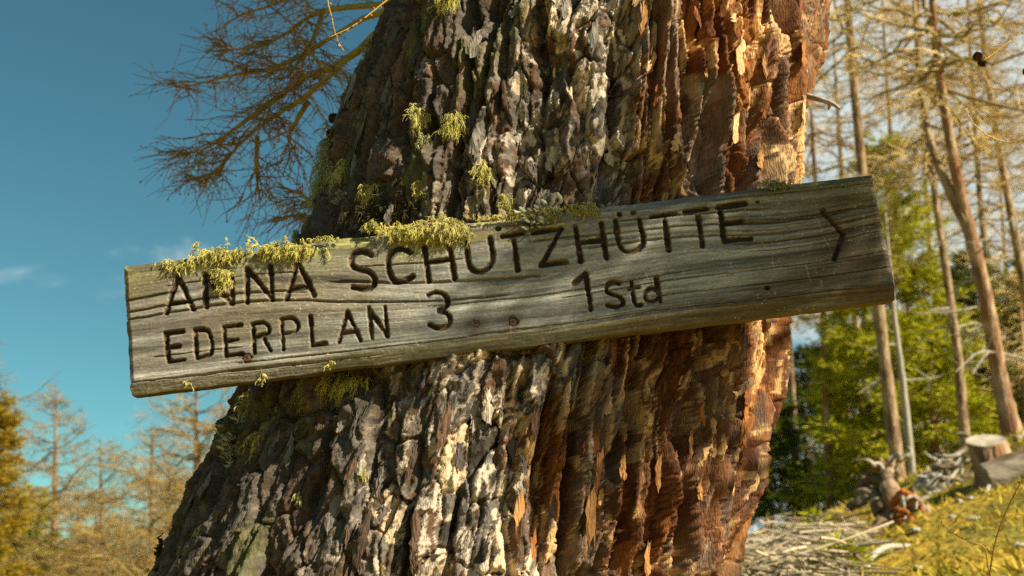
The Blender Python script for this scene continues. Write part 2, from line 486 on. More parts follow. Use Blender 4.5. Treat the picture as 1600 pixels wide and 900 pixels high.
quads = np.stack([_b, _b + 1, _b + nt_ + 1, _b + nt_], -1)
link('trunk', mesh_data('trunk', P.reshape(-1, 3) - OLD0, quads, M_bark, True, tone.reshape(-1, 3)), old)
def bark_point(th, z):
    """A point on the finished bark, found on the grid."""
    i = np.clip(np.searchsorted(_th, th), 1, nt_ - 1); j = np.clip(np.searchsorted(_z, z), 1, nz_ - 1)
    return P[j, i], Nn[j, i], tone[j, i], height[j, i]
rust_grid = zone
def rust_at(th, z):
    i = np.clip(np.searchsorted(_th, th), 1, nt_ - 1); j = np.clip(np.searchsorted(_z, z), 1, nz_ - 1)
    return rust_grid[j, i]
def trunk_hit(px, py):
    """Angle and height where the line of sight through a photo point meets the trunk."""
    r = ray(px, py)
    for t in np.arange(1.7, 2.8, 0.004):
        q = EYE + r * t
        cx, rx, ry = trunk_axis(q[2])
        a, b = (q[0] - cx) / rx, (q[1] - AXIS_Y) / ry
        if a * a + b * b < 1.0:
            break
    else:
        q = EYE + r * 2.35
        cx, rx, ry = trunk_axis(q[2])
        a, b = (q[0] - cx) / rx, -0.15
    return math.atan2(a, -b), float(q[2])

# loose bark scales standing off the trunk, each one a curved plate of its own
def plate(rg, w, l, th, lift):
    """A thin, ragged, curled scale: x across, z along, y outwards."""
    nu, nv = 5, 8
    u = np.linspace(-1, 1, nu); v = np.linspace(-1, 1, nv)
    Uu, Vv = np.meshgrid(u, v)
    prof = (1 - 0.35 * np.abs(v) ** 4) * (0.6 + 0.7 * rg.random(nv))
    x = Uu * prof[:, None] * w / 2 + (rg.random((nv, nu)) - 0.5) * w * 0.26
    z = Vv * l / 2 + (rg.random((1, nu)) - 0.5) * l * 0.30 + (rg.random((nv, nu)) - 0.5) * l * 0.10
    y = lift * ((1 - Vv) / 2) ** 1.7 - 0.35 * w * Uu ** 2 * 0.5 + (rg.random((nv, nu)) - 0.5) * 0.0030
    top = np.stack([x, y + th, z], -1).reshape(-1, 3); bot = np.stack([x, y, z], -1).reshape(-1, 3)
    n = nu * nv
    q = []
    for j in range(nv - 1):
        for i in range(nu - 1):
            a = j * nu + i
            q.append((a, a + nu, a + nu + 1, a + 1)); q.append((n + a, n + a + 1, n + a + nu + 1, n + a + nu))
    rim = [i for i in range(nu)] + [j * nu + nu - 1 for j in range(1, nv)] + [(nv - 1) * nu + i for i in range(nu - 2, -1, -1)] + [j * nu for j in range(nv - 2, 0, -1)]
    for a, b in zip(rim, rim[1:] + rim[:1]):
        q.append((a, b, n + b, n + a))
    return np.concatenate([bot, top]), np.array(q)
SCALE_TONES = {'crust': [(0.20, 0.18, 0.15), (0.12, 0.10, 0.085), (0.40, 0.35, 0.27), (0.15, 0.09, 0.055)],
               'inner': [(0.34, 0.13, 0.035), (0.58, 0.38, 0.19), (0.22, 0.075, 0.022), (0.44, 0.22, 0.075)],
               'west': [(0.085, 0.075, 0.06), (0.13, 0.115, 0.095), (0.105, 0.07, 0.045), (0.17, 0.155, 0.13)]}  # darker copies for the left flank, shade put into their colour
scale_mesh = {}
rg = np.random.default_rng(5)
for zone, tones in SCALE_TONES.items():
    for q, tcol in enumerate(tones):
        mt = material('bark_scale_' + zone, tcol, 0.85, 0.25, var=0.5, scale=150.0, stretch=(1, 1, 0.25), per_object=0.3, second=tuple(0.5 * c for c in tcol), second_scale=70.0, bump=0.004, bump_scale=260.0)
        for rep in range(4):
            Vp, Fp = plate(rg, 0.015 + 0.012 * rg.random(), 0.036 + 0.055 * rg.random(), 0.0022, 0.004 + 0.007 * rg.random())
            scale_mesh.setdefault(zone, []).append(mesh_data('bark_scale', Vp, Fp, mt, False))
made = 0
while made < 285:
    th = rg.uniform(-1.25, 1.3); z = rg.uniform(1.60, 2.80)
    pt, nn, tn, hh = bark_point(th, z)
    if hh < -0.009:
        continue
    # hidden behind the board?
    bx = (pt[0] + 0.0044) * math.cos(math.radians(7.3)) + (pt[2] - 2.07) * math.sin(math.radians(7.3))
    by = -(pt[0] + 0.0044) * math.sin(math.radians(7.3)) + (pt[2] - 2.07) * math.cos(math.radians(7.3))
    if abs(by + 0.015) < 0.13 and abs(bx) < 0.62:
        continue
    s = math.sin(th)
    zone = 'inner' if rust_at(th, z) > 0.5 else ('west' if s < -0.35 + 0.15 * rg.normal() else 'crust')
    me = scale_mesh[zone][rg.integers(len(scale_mesh[zone]))]
    o = bpy.data.objects.new('bark_scale', me)
    COL.objects.link(o)
    o.parent = old
    o.location = pt + nn * 0.0008 - OLD0
    up = unit(trunk_base(np.array(th), np.array(z + 0.02))[0] - trunk_base(np.array(th), np.array(z - 0.02))[0])
    out = unit(nn - up * float(nn @ up)); side = np.cross(up, out) * -1
    up = unit(up + side * 0.17 * math.cos(th)); side = np.cross(up, out) * -1
    roll = rg.normal() * 0.14
    side, up = side * math.cos(roll) + up * math.sin(roll), up * math.cos(roll) - side * math.sin(roll)
    o.rotation_euler = Matrix((side, out, up)).transposed().to_euler()
    k = 0.38 + 0.50 * rg.random()
    o.scale = (k * 0.9, 0.6, k * (0.8 + 0.6 * rg.random()))
    made += 1

# ------------------------------------------------------------------ the carved board
BW, BH, BT = 1.197, 0.206, 0.044
B_ROT = math.radians(7.3)
B_C = np.array((-0.0044, 1.945, 2.0781))
LETTERS = [
    ('A', 0.0052, [[(-0.5358, 0.0179), (-0.514, 0.0733), (-0.4936, 0.0175)], [(-0.527, 0.0307), (-0.5053, 0.0309)]]),
    ('N', 0.0052, [[(-0.4733, 0.0188), (-0.4716, 0.0709), (-0.433, 0.0187), (-0.4304, 0.0671)]]),
    ('N', 0.0052, [[(-0.4094, 0.0174), (-0.4057, 0.0721), (-0.3701, 0.0175), (-0.369, 0.0722)]]),
    ('A', 0.0052, [[(-0.3476, 0.0174), (-0.3259, 0.0723), (-0.305, 0.0161)], [(-0.3389, 0.0309), (-0.3129, 0.0315)]]),
    ('S', 0.0052, [[(-0.2106, 0.0699), (-0.2174, 0.0749), (-0.228, 0.0766), (-0.2384, 0.0729), (-0.2424, 0.065), (-0.2397, 0.0543), (-0.2291, 0.0474), (-0.2162, 0.0418), (-0.2091, 0.032), (-0.2101, 0.0227), (-0.2171, 0.0175), (-0.2287, 0.0163), (-0.2435, 0.0212)]]),
    ('C', 0.0052, [[(-0.1482, 0.0661), (-0.1564, 0.0722), (-0.1662, 0.074), (-0.1766, 0.0705), (-0.1829, 0.0616), (-0.1853, 0.0493), (-0.1843, 0.0353), (-0.1795, 0.0249), (-0.1706, 0.0202), (-0.1597, 0.0215), (-0.149, 0.0266)]]),
    ('H', 0.0052, [[(-0.1258, 0.0725), (-0.1248, 0.0165)], [(-0.0867, 0.0759), (-0.0846, 0.0161)], [(-0.1234, 0.0461), (-0.0875, 0.0465)]]),
    ('U', 0.0052, [[(-0.0596, 0.0766), (-0.06, 0.0416), (-0.0567, 0.0286), (-0.0473, 0.0213), (-0.0358, 0.0226), (-0.0263, 0.0298), (-0.021, 0.0422), (-0.0215, 0.0732)]]),
    ('T', 0.0052, [[(-0.0019, 0.0735), (0.0308, 0.0746)], [(0.0156, 0.0656), (0.0157, 0.0166)]]),
    ('Z', 0.0052, [[(0.0477, 0.0725), (0.0929, 0.0749), (0.0534, 0.0196), (0.0921, 0.0196)]]),
    ('H', 0.0052, [[(0.1148, 0.0755), (0.1154, 0.0183)], [(0.1562, 0.0758), (0.1568, 0.018)], [(0.1163, 0.0479), (0.1503, 0.0481)]]),
    ('U', 0.0052, [[(0.179, 0.0763), (0.1791, 0.0438), (0.1819, 0.0316), (0.1902, 0.0238), (0.201, 0.023), (0.2121, 0.0283), (0.2187, 0.0396), (0.217, 0.0751)], [(0.1866, 0.087), (0.1871, 0.0869)], [(0.209, 0.0872), (0.2096, 0.0872)]]),
    ('T', 0.0052, [[(0.2362, 0.0755), (0.2746, 0.0763)], [(0.2568, 0.0672), (0.2559, 0.018)]]),
    ('T', 0.0052, [[(0.2912, 0.077), (0.3256, 0.0777)], [(0.3104, 0.0674), (0.3095, 0.0181)]]),
    ('E', 0.0052, [[(0.3439, 0.0774), (0.3874, 0.0781)], [(0.3462, 0.07), (0.3455, 0.0214)], [(0.3474, 0.0494), (0.3776, 0.05)], [(0.3471, 0.0217), (0.3871, 0.0208)]]),
    ('E', 0.0042, [[(-0.5122, -0.015), (-0.5386, -0.0155), (-0.5377, -0.0601), (-0.5138, -0.0605)], [(-0.5366, -0.038), (-0.5194, -0.0376)]]),
    ('D', 0.0042, [[(-0.4938, -0.0602), (-0.4936, -0.0156), (-0.4793, -0.0169), (-0.4718, -0.0243), (-0.469, -0.0408), (-0.471, -0.0523), (-0.4765, -0.0574), (-0.4938, -0.0602)]]),
    ('E', 0.0042, [[(-0.4219, -0.0166), (-0.4486, -0.017), (-0.4488, -0.0616), (-0.424, -0.0618)], [(-0.4475, -0.0395), (-0.4294, -0.0389)]]),
    ('R', 0.0042, [[(-0.4049, -0.0622), (-0.4039, -0.0177), (-0.3888, -0.0167), (-0.3815, -0.0217), (-0.3793, -0.0297), (-0.3847, -0.0361), (-0.4029, -0.0384)], [(-0.3886, -0.0423), (-0.3803, -0.0625)]]),
    ('P', 0.0042, [[(-0.3603, -0.0636), (-0.3591, -0.0157), (-0.3447, -0.0155), (-0.3366, -0.0216), (-0.3344, -0.0301), (-0.3403, -0.0376), (-0.3588, -0.0394)]]),
    ('L', 0.0042, [[(-0.3143, -0.0162), (-0.3153, -0.0624), (-0.2941, -0.0618)]]),
    ('A', 0.0042, [[(-0.2737, -0.0623), (-0.2561, -0.0171), (-0.2407, -0.0638)], [(-0.2673, -0.0501), (-0.2486, -0.0492)]]),
    ('N', 0.0042, [[(-0.2226, -0.0629), (-0.2226, -0.0159), (-0.1982, -0.0633), (-0.1973, -0.0164)]]),
    ('3', 0.0047, [[(-0.128, -0.0071), (-0.1209, -0.0033), (-0.1116, -0.0037), (-0.1029, -0.0098), (-0.0995, -0.0199), (-0.1032, -0.0285), (-0.1149, -0.033), (-0.1042, -0.0377), (-0.099, -0.0474), (-0.1022, -0.0565), (-0.1114, -0.0608), (-0.1212, -0.0601), (-0.1307, -0.0542)]]),
    ('1', 0.0052, [[(0.1006, -0.016), (0.1199, -0.0037), (0.1201, -0.0609)]]),
    ('s', 0.0042, [[(0.17, -0.0249), (0.1596, -0.0224), (0.1508, -0.0271), (0.1491, -0.0352), (0.1558, -0.0407), (0.1664, -0.0457), (0.172, -0.0533), (0.1682, -0.0605), (0.1581, -0.0619), (0.147, -0.0583)]]),
    ('t', 0.0042, [[(0.1897, -0.0252), (0.1889, -0.0568), (0.192, -0.0635), (0.1988, -0.0628)], [(0.184, -0.0358), (0.1989, -0.0352)]]),
    ('d', 0.0042, [[(0.2275, -0.0425), (0.2171, -0.0397), (0.2092, -0.0442), (0.2071, -0.0523), (0.2114, -0.0594), (0.2202, -0.06), (0.2283, -0.0564)], [(0.2289, -0.0246), (0.2298, -0.0621)]]),
    ('arrow', 0.0053, [[(0.5081, 0.0508), (0.5332, 0.0093), (0.5119, -0.0281)]]),
]
NX, NY = 1060, 188
bx = np.linspace(-BW / 2, BW / 2, NX); by = np.linspace(-BH / 2, BH / 2, NY)
BX, BY = np.meshgrid(bx, by)
# grain: long waves along the board, with the tongue shapes of flat-sawn wood
warp = 0.016 * (fbm(BX * 2.2 + 3, BY * 5, 3, 70) - 0.5) + 0.004 * (fbm(BX * 9, BY * 16, 3, 71) - 0.5)
tongue = 0.030 * np.exp(-((BX - 0.02) / 0.26) ** 2 - ((BY + 0.012) / 0.05) ** 2) - 0.022 * np.exp(-((BX + 0.42) / 0.2) ** 2 - ((BY - 0.05) / 0.05) ** 2) + 0.018 * np.exp(-((BX - 0.45) / 0.16) ** 2 - ((BY - 0.02) / 0.06) ** 2)
Q = BY + warp + tongue + 0.010 * BX
late = 0.40 * vnoise(Q / 0.0052, BX * 2.2, 72) + 0.45 * vnoise(Q / 0.0021, BX * 4.5, 73) + 0.35 * vnoise(Q / 0.015, BX * 2.8, 74)
late = late / 1.2
fine = 0.65 * fbm(BX * 55, Q * 800, 3, 75) + 0.35 * fbm(BX * 330, BY * 480, 2, 69)
h = (late - 0.5) * 0.0011 + (fine - 0.5) * 0.0016 + (fbm(BX * 5, BY * 18, 3, 76) - 0.5) * 0.003
# drying checks that run with the grain
rg = np.random.default_rng(8)
crack = np.zeros_like(h)
CHECKS = [(-0.60, -0.30, 0.034), (-0.60, 0.02, 0.004), (-0.59, -0.50, 0.048), (-0.30, 0.08, 0.012), (0.02, 0.60, 0.052), (0.10, 0.60, 0.030), (0.16, 0.44, 0.072), (0.33, 0.60, 0.010),
          (0.05, 0.60, -0.030), (0.20, 0.60, -0.055), (-0.15, 0.30, -0.028), (-0.60, -0.20, -0.088), (-0.45, 0.10, -0.080), (-0.1, 0.55, -0.075), (-0.58, -0.40, -0.050), (-0.55, -0.30, 0.062),
          (0.40, 0.60, 0.046), (0.36, 0.60, -0.002), (-0.25, -0.05, 0.048), (0.30, 0.60, 0.088)]
for q, (xa, xb, yy) in enumerate(CHECKS):
    j = np.argmin(np.abs(by - yy)); i = np.argmin(np.abs(bx - (xa + xb) / 2))
    q0 = Q[j, i]
    fade = sstep(0, 0.04, np.minimum(BX - xa, xb - BX)) + (abs(xa) > 0.58) * (BX < xa + 0.05) + (abs(xb) > 0.58) * (BX > xb - 0.05)
    dd = np.abs(Q - q0 + 0.0012 * (vnoise(BX * 60, q * 3.3, 79) - 0.5))
    wd = (0.0006 + 0.0005 * vnoise(BX * 20, q * 1.7, 80) + 0.0005 * (q < 8)) * np.clip(fade, 0, 1)
    crack = np.maximum(crack, np.clip(1 - dd / np.maximum(wd * 1.6, 1e-5), 0, 1) * np.clip(fade, 0, 1))
h -= crack * 0.0050
# worn chamfers along all four front edges (deeper below, rounder on top)
c_top, c_bot, c_end = 0.013, 0.020, 0.008
edge_n = 0.004 * (fbm(BX * 9, BY * 9, 3, 81) - 0.5)
d_top, d_bot, d_end = BH / 2 - BY + edge_n, BY + BH / 2 + edge_n * 0.6, BW / 2 - np.abs(BX) + edge_n * 0.6
cham = np.maximum(np.maximum(0.8 * c_top * np.clip(1 - d_top / c_top, 0, 1.1) ** 1.2, 0.75 * c_bot * np.clip(1 - d_bot / c_bot, 0, 1.1) ** 1.02), 0.8 * c_end * np.clip(1 - d_end / c_end, 0, 1.1) ** 1.15)
h -= cham
# lettering, cut with a gouge
def seg_dist(strokes):
    d = np.full(h.shape, 9.0)
    for s in strokes:
        if len(s) > 4:
            s = [tuple(p) for p in spline(np.array(s), len(s) * 4)]
        for (x0, y0), (x1, y1) in zip(s[:-1], s[1:]):
            lx, ly = x1 - x0, y1 - y0
            t = np.clip(((BX - x0) * lx + (BY - y0) * ly) / max(lx * lx + ly * ly, 1e-12), 0, 1)
            d = np.minimum(d, np.hypot(BX - x0 - t * lx, BY - y0 - t * ly))
    return d
SMOOTH_OFF = {'N', 'E', 'L', 'Z'}
owner = np.full(h.shape, -1)
wob = (fbm(BX * 120, BY * 120, 2, 83) - 0.5) * 0.0018 + (fbm(BX * 26, BY * 26, 2, 82) - 0.5) * 0.0030 + (fbm(BX * 45, BY * 420, 2, 68) - 0.5) * 0.0022
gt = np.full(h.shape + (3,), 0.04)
for n, (ch, wd, strokes) in enumerate(LETTERS):
    if ch in SMOOTH_OFF:
        strokes = [[a, b] for s in strokes for a, b in zip(s[:-1], s[1:])]
    elif ch in ('D', 'R', 'P'):
        strokes = [strokes[0][:2]] + [strokes[0][1:]] + strokes[1:]
    d = seg_dist(strokes) + wob
    k = np.clip(1 - (np.maximum(d, 0) / wd) ** 2.2, 0, 1)
    cut = (0.0072 if ch != 'arrow' else 0.010) * k * (0.9 + 0.25 * fbm(BX * 40, BY * 40, 2, 84))
    h -= cut
    owner[(d < wd * 0.99)] = n
    worn_lit = sstep(0.50, 0.72, d / wd + 0.5 * (fbm(BX * 160, BY * 60, 2, 86) - 0.5)) * 0.8 + 0.5 * sstep(0.60, 0.70, fbm(BX * 55, BY * 90, 3, 87))  # stain painted shade-dark at the bottom, walls browned as sunlit, some patchy wear
    gt = np.where((d < wd)[..., None], mixc(np.array((0.026, 0.021, 0.014)), np.array((0.15, 0.105, 0.058)), np.clip(worn_lit, 0, 1)), gt)
HOLES = [(0.4081, 0.079, 0.0038), (0.3993, -0.0618, 0.0048), (-0.0067, 0.0874, 0.0055)]
for (hx, hy, hr) in HOLES:
    d = np.hypot(BX - hx, (BY - hy) * 1.1)
    h -= 0.012 * np.clip(1 - (d / hr) ** 4, 0, 1)
SCREWS = [(-0.4169, -0.0695), (-0.0608, -0.061), (-0.0026, -0.0657), (0.0407, 0.0878)]
for (hx, hy) in SCREWS:
    d = np.hypot(BX - hx, (BY - hy) * 1.15) + 3 * wob
    bt_dark = np.exp(-(np.hypot((BX - hx) * 0.8, BY - hy + 0.003) / 0.012) ** 2)
    stain = bt_dark if (hx, hy) == SCREWS[0] else np.maximum(stain, bt_dark)
    h -= 0.005 * np.clip(1 - (d / 0.0072) ** 4, 0, 1)
# local colour, with shade painted into the right end
grey = np.array((0.190, 0.195, 0.180)); silver = np.array((0.385, 0.395, 0.37)); tan = np.array((0.165, 0.130, 0.082)); brown = np.array((0.095, 0.072, 0.043)); algae = np.array((0.17, 0.17, 0.075))
big = fbm(BX * 3.2 + 1, BY * 9 + 2, 4, 90)
bt_ = mixc(grey, silver, sstep(0.48, 0.72, 0.6 * late + 0.5 * fbm(BX * 4, Q * 40, 3, 91)))
bt_ = mixc(bt_, tan, sstep(0.45, 0.62, big) * 0.5 + 0.25 * sstep(-0.2, -0.5, BX))
bt_ = mixc(bt_, brown, np.clip(sstep(0.0, 0.45, BX - 0.10 + 0.6 * (big - 0.5)) * 0.75 + 0.55 * sstep(0.64, 0.85, vnoise(Q / 0.0042, BX * 1.5, 92)) * fbm(BX*6, BY*20, 2, 99)*1.4, 0, 1))  # brown grain streaks, plus painted shade toward the right end
bt_ = mixc(bt_, algae, sstep(0.50, 0.66, fbm(BX * 7 + 5, BY * 12, 4, 93)) * (0.4 * sstep(0.02, 0.09, BY) + 0.2 * sstep(0.1, -0.5, BX)))
yl = sstep(0.48, 0.62, fbm(BX * 26, BY * 40, 4, 85) + 0.16 * sstep(0.07, 0.105, BY) - 0.05) * sstep(0.035, 0.10, BY) * sstep(0.30, -0.05, BX)
bt_ = mixc(bt_, np.array((0.36, 0.34, 0.11)), yl * 0.75)                     # crust lichen
bt_ = mixc(bt_, np.array((0.07, 0.05, 0.03)), crack * 0.8)
bt_ = mixc(bt_, np.array((0.075, 0.048, 0.030)), stain * 0.75)                    # rust bleeding from the screws
fleck = (h2(np.floor(BX * 700), np.floor(BY * 900), 94) > 0.988) * (fbm(BX * 9, BY * 14, 2, 95) > 0.46)
bt_ = mixc(bt_, np.array((0.62, 0.58, 0.44)), fleck * 0.7)
scr = np.zeros_like(h)                                                       # pale scratches
for q in range(46):
    sx, sy = rg.uniform(-0.2, 0.55), rg.uniform(-0.09, 0.06)
    an = rg.uniform(1.2, 2.0) if rg.random() < 0.7 else rg.uniform(0, 3.1)
    ln = rg.uniform(0.006, 0.03)
    lx, ly = math.cos(an) * ln, math.sin(an) * ln
    t = np.clip(((BX - sx) * lx + (BY - sy) * ly) / (ln * ln), 0, 1)
    scr = np.maximum(scr, np.clip(1 - np.hypot(BX - sx - t * lx, BY - sy - t * ly) / 0.0009, 0, 1))
bt_ = mixc(bt_, np.array((0.6, 0.56, 0.44)), scr * 0.55)
streak = fbm(BX * 2.6 + 9, Q * 75, 4, 67)
bt_ = bt_ * (np.clip(0.35 + 1.3 * fine, 0.3, 1.6) * np.clip(0.10 + 1.35 * streak, 0.35, 1.3))[..., None]
M_wood = material('weathered_wood', attr=True, rough=0.92, spec=0.12, var=0.22, scale=240.0, stretch=(0.12, 1, 1), bump=0.0005, bump_scale=500.0)
M_cut = material('stained_shaded_groove', attr=True, rough=0.85, spec=0.2, var=0.3, scale=140.0, stretch=(0.3, 1, 1), bump=0.0005, bump_scale=500.0)
sign = empty('wooden_sign', B_C)
sign.rotation_euler = (0, -B_ROT, 0)
tag(sign, 'weathered grey plank sign carved ANNA SCHUTZHÜTTE with an arrow, fixed across the larch', 'sign')
ragx = (fbm(BY * 60, BX * 0 + 3.3, 3, 88) - 0.5) * 0.006 * (np.abs(BX) / (BW / 2)) ** 60
ragy = (fbm(BX * 14, BY * 0 + 7.7, 5, 89, 0.65) - 0.5) * 0.0065 * (np.abs(BY) / (BH / 2)) ** 12
FV = np.stack([BX + ragx, -h, BY + ragy], -1).reshape(-1, 3)
_i, _j = np.meshgrid(np.arange(NX - 1), np.arange(NY - 1))
_b = (_j * NX + _i).ravel()
FQ = np.stack([_b, _b + 1, _b + NX + 1, _b + NX], -1)
own = owner.ravel()[FQ]
fo = own[:, 0].copy()
fo[(own != own[:, :1]).any(1)] = -1
# plank: carved face, four sides, back
rim = np.concatenate([np.arange(NX), np.arange(1, NY) * NX + NX - 1, (NY - 1) * NX + np.arange(NX - 2, -1, -1), np.arange(NY - 2, 0, -1) * NX])
RV = FV[rim].copy()
nr = len(rim)
rings = []
for kk in range(1, 6):
    r_ = RV.copy()
    f = kk / 5
    r_[:, 1] = RV[:, 1] * (1 - f) + BT * f
    ridge_n = (fbm(r_[:, 0] * 7 + 3 * kk, np.full(nr, kk * 2.7) + r_[:, 2] * 60, 3, 97) - 0.5) * 0.0022
    r_[:, 2] += np.where(np.abs(RV[:, 2]) > BH / 2 - 0.002, ridge_n, 0)
    r_[:, 0] += np.where(np.abs(RV[:, 0]) > BW / 2 - 0.002, ridge_n, 0)
    rings.append(r_)
AV = np.concatenate([FV] + rings)
n0 = len(FV)
side = []
prev = rim
for kk in range(5):
    cur = n0 + kk * nr + np.arange(nr)
    side.append(np.stack([np.roll(prev, -1), prev, cur, np.roll(cur, -1)], -1))
    prev = cur
tone_side = np.concatenate([mixc(np.broadcast_to(tan * 0.9, (nr, 3)), brown, vnoise(r_[:, 0] * 30, r_[:, 2] * 400 + k * 3.1, 98)) for k, r_ in enumerate(rings)])
CV = np.concatenate([bt_.reshape(-1, 3), tone_side])
g = Geo()
plank_faces = np.concatenate([FQ[fo < 0]] + side)
link('plank', mesh_data('plank', AV, [plank_faces, prev[::-1][None, :]], M_wood, True, CV), sign)
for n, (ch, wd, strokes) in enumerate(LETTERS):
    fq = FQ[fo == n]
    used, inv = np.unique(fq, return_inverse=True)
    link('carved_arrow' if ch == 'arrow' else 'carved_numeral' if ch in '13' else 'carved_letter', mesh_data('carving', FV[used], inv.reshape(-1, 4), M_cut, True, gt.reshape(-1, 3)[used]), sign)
# cross-head screws, rusted
M_rust = material('rusted_steel', (0.055, 0.038, 0.034), 0.6, 0.4, var=0.4, scale=400.0, second=(0.16, 0.07, 0.03), second_scale=220.0)
M_rust.node_tree.nodes['Principled BSDF'].inputs['Metallic'].default_value = 0.4
def screw_mesh():
    S_ = 24
    a = np.arange(S_) * 2 * math.pi / S_
    g = Geo()
    rr = [(0.0056, 0.004), (0.0058, -0.0002), (0.0052, -0.0012)]
    V = np.concatenate([np.stack([r * np.cos(a), np.full(S_, y), r * np.sin(a)], -1) for r, y in rr])
    Fs = [(k * S_ + i, k * S_ + (i + 1) % S_, (k + 1) * S_ + (i + 1) % S_, (k + 1) * S_ + i) for k in range(2) for i in range(S_)]
    # head: ring of plates round a sunken cross
    w, l, dp = 0.0007, 0.0030, 0.0016
    cross = [(w, w), (l, w), (l, -w), (w, -w), (w, -l), (-w, -l), (-w, -w), (-l, -w), (-l, w), (-w, w), (-w, l), (w, l)]
    n = len(V)
    cv = [(x, -0.0014, z) for x, z in cross] + [(x, -0.0014 + dp, z) for x, z in cross]
    V = np.concatenate([V, np.array(cv)])
    for i in range(12):
        j = (i + 1) % 12
        Fs.append((n + i, n + j, n + 12 + j, n + 12 + i))
        ai, aj = math.atan2(cross[i][1], cross[i][0]), math.atan2(cross[j][1], cross[j][0])
        oi, oj = 2 * S_ + int(round(ai / (2 * math.pi) * S_)) % S_, 2 * S_ + int(round(aj / (2 * math.pi) * S_)) % S_
        if oi != oj:
            Fs.append((n + i, oi, oj, n + j))
            m_ = (oj - oi)
            lo, hi = (oj - 2 * S_), (oi - 2 * S_)
            span = (hi - lo) % S_
            for q in range(1, span):
                pass
    tri = []
    for i in range(12):
        j = (i + 1) % 12
        ai, aj = math.atan2(cross[i][1], cross[i][0]), math.atan2(cross[j][1], cross[j][0])
        lo, hi = int(round(aj / (2 * math.pi) * S_)) % S_, int(round(ai / (2 * math.pi) * S_)) % S_
        span = (hi - lo) % S_
        for q in range(span):
            if span > 1 and q < span:
                tri.append((n + i, 2 * S_ + (lo + q + 1) % S_, 2 * S_ + (lo + q) % S_))
    Fs = [f for f in Fs if len(set(f)) == 4]
    tri += [tuple(n + 12 + i for i in t) for t in ((0, 1, 2), (0, 2, 3), (3, 4, 5), (3, 5, 6), (6, 7, 8), (6, 8, 9), (9, 10, 11), (9, 11, 0), (0, 3, 6), (0, 6, 9))]
    return mesh_data('screw', V, [np.array(Fs), np.array(tri)], M_rust, False)
sm = screw_mesh()
for q, (hx, hy) in enumerate(SCREWS):
    link('screw', sm, sign, (hx, 0.0016, hy), (0, 0.4 + q * 0.7, 0))
def on_board(x, z, out=0.0):
    """World point on the board's face from its own coordinates."""
    c, s = math.cos(B_ROT), math.sin(B_ROT)
    return B_C + np.array((x * c - z * s, -out, x * s + z * c))

# ------------------------------------------------------------------ trees: builders
M_larchbark = material('grey_bark', (0.34, 0.25, 0.15), 0.9, 0.15, var=0.4, scale=14.0, stretch=(1, 1, 0.25), second=(0.17, 0.11, 0.06), second_scale=9.0, bump=0.05, bump_scale=26.0)
M_redbark = material('red_brown_bark', (0.24, 0.125, 0.065), 0.9, 0.15, var=0.5, scale=14.0, stretch=(1, 1, 0.25), second=(0.36, 0.26, 0.16), second_scale=9.0, bump=0.05, bump_scale=26.0)
M_limbwood = material('limb_bark', (0.20, 0.14, 0.075), 0.9, 0.15, var=0.35, scale=14.0, second=(0.26, 0.22, 0.07), second_scale=5.0)
M_deadbark = material('bleached_wood', (0.34, 0.32, 0.26), 0.9, 0.15, var=0.3, scale=20.0, stretch=(1, 1, 0.2), bump=0.01, bump_scale=30.0)
M_twig = material('larch_twigs', (0.56, 0.42, 0.175), 0.9, 0.1, var=0.3, scale=3.0, per_island=0.45, per_object=0.12)
M_twig2 = material('brown_larch_twigs', (0.30, 0.215, 0.075), 0.9, 0.1, var=0.3, scale=3.0, per_island=0.45, per_object=0.12)
M_needle = material('spruce_needles', (0.38, 0.38, 0.017), 0.75, 0.2, var=0.35, scale=4.0, per_island=0.45, trans=0.25)
M_needle_dark = material('dark_spruce_needles', (0.105, 0.135, 0.014), 0.75, 0.2, var=0.35, scale=4.0, per_island=0.45, trans=0.2)
M_needle_gold = material('golden_needles', (0.28, 0.20, 0.015), 0.75, 0.2, var=0.35, scale=4.0, per_island=0.5, trans=0.25)

def path_eval(P, s):
    """P (M,K,3), s (M,) in 0..1 -> point and direction on each path."""
    K = P.shape[1]
    f = np.clip(s, 0, 0.9999) * (K - 1)
    i = f.astype(int); u = (f - i)[:, None]
    m = np.arange(len(P))
    return P[m, i] * (1 - u) + P[m, i + 1] * u, unit(P[m, i + 1] - P[m, i])
def sprays(rg, parents, pick, s, length, side, droop, K, wig=0.06, keep=0.75):
    """Side shoots off the parent paths."""
    Pp = parents[pick]
    p0, d0 = path_eval(Pp, s)
    lat = unit(np.cross(d0, np.array((0.0, 0.0, 1.0))) + rg.normal(size=d0.shape) * 0.35) * np.where(rg.random(len(s)) < 0.5, -1, 1)[:, None]
    d = unit(d0 * keep + lat * side + rg.normal(size=d0.shape) * 0.22)
    t = np.linspace(0, 1, K)[None, :, None]
    L = length[:, None, None]
    Q = p0[:, None, :] + d[:, None, :] * L * t
    Q = Q + np.array((0, 0, 1.0)) * (-droop * L * t ** 1.6)
    Q[:, 1:] += rg.normal(size=Q[:, 1:].shape) * L * wig * t[:, 1:]
    return Q
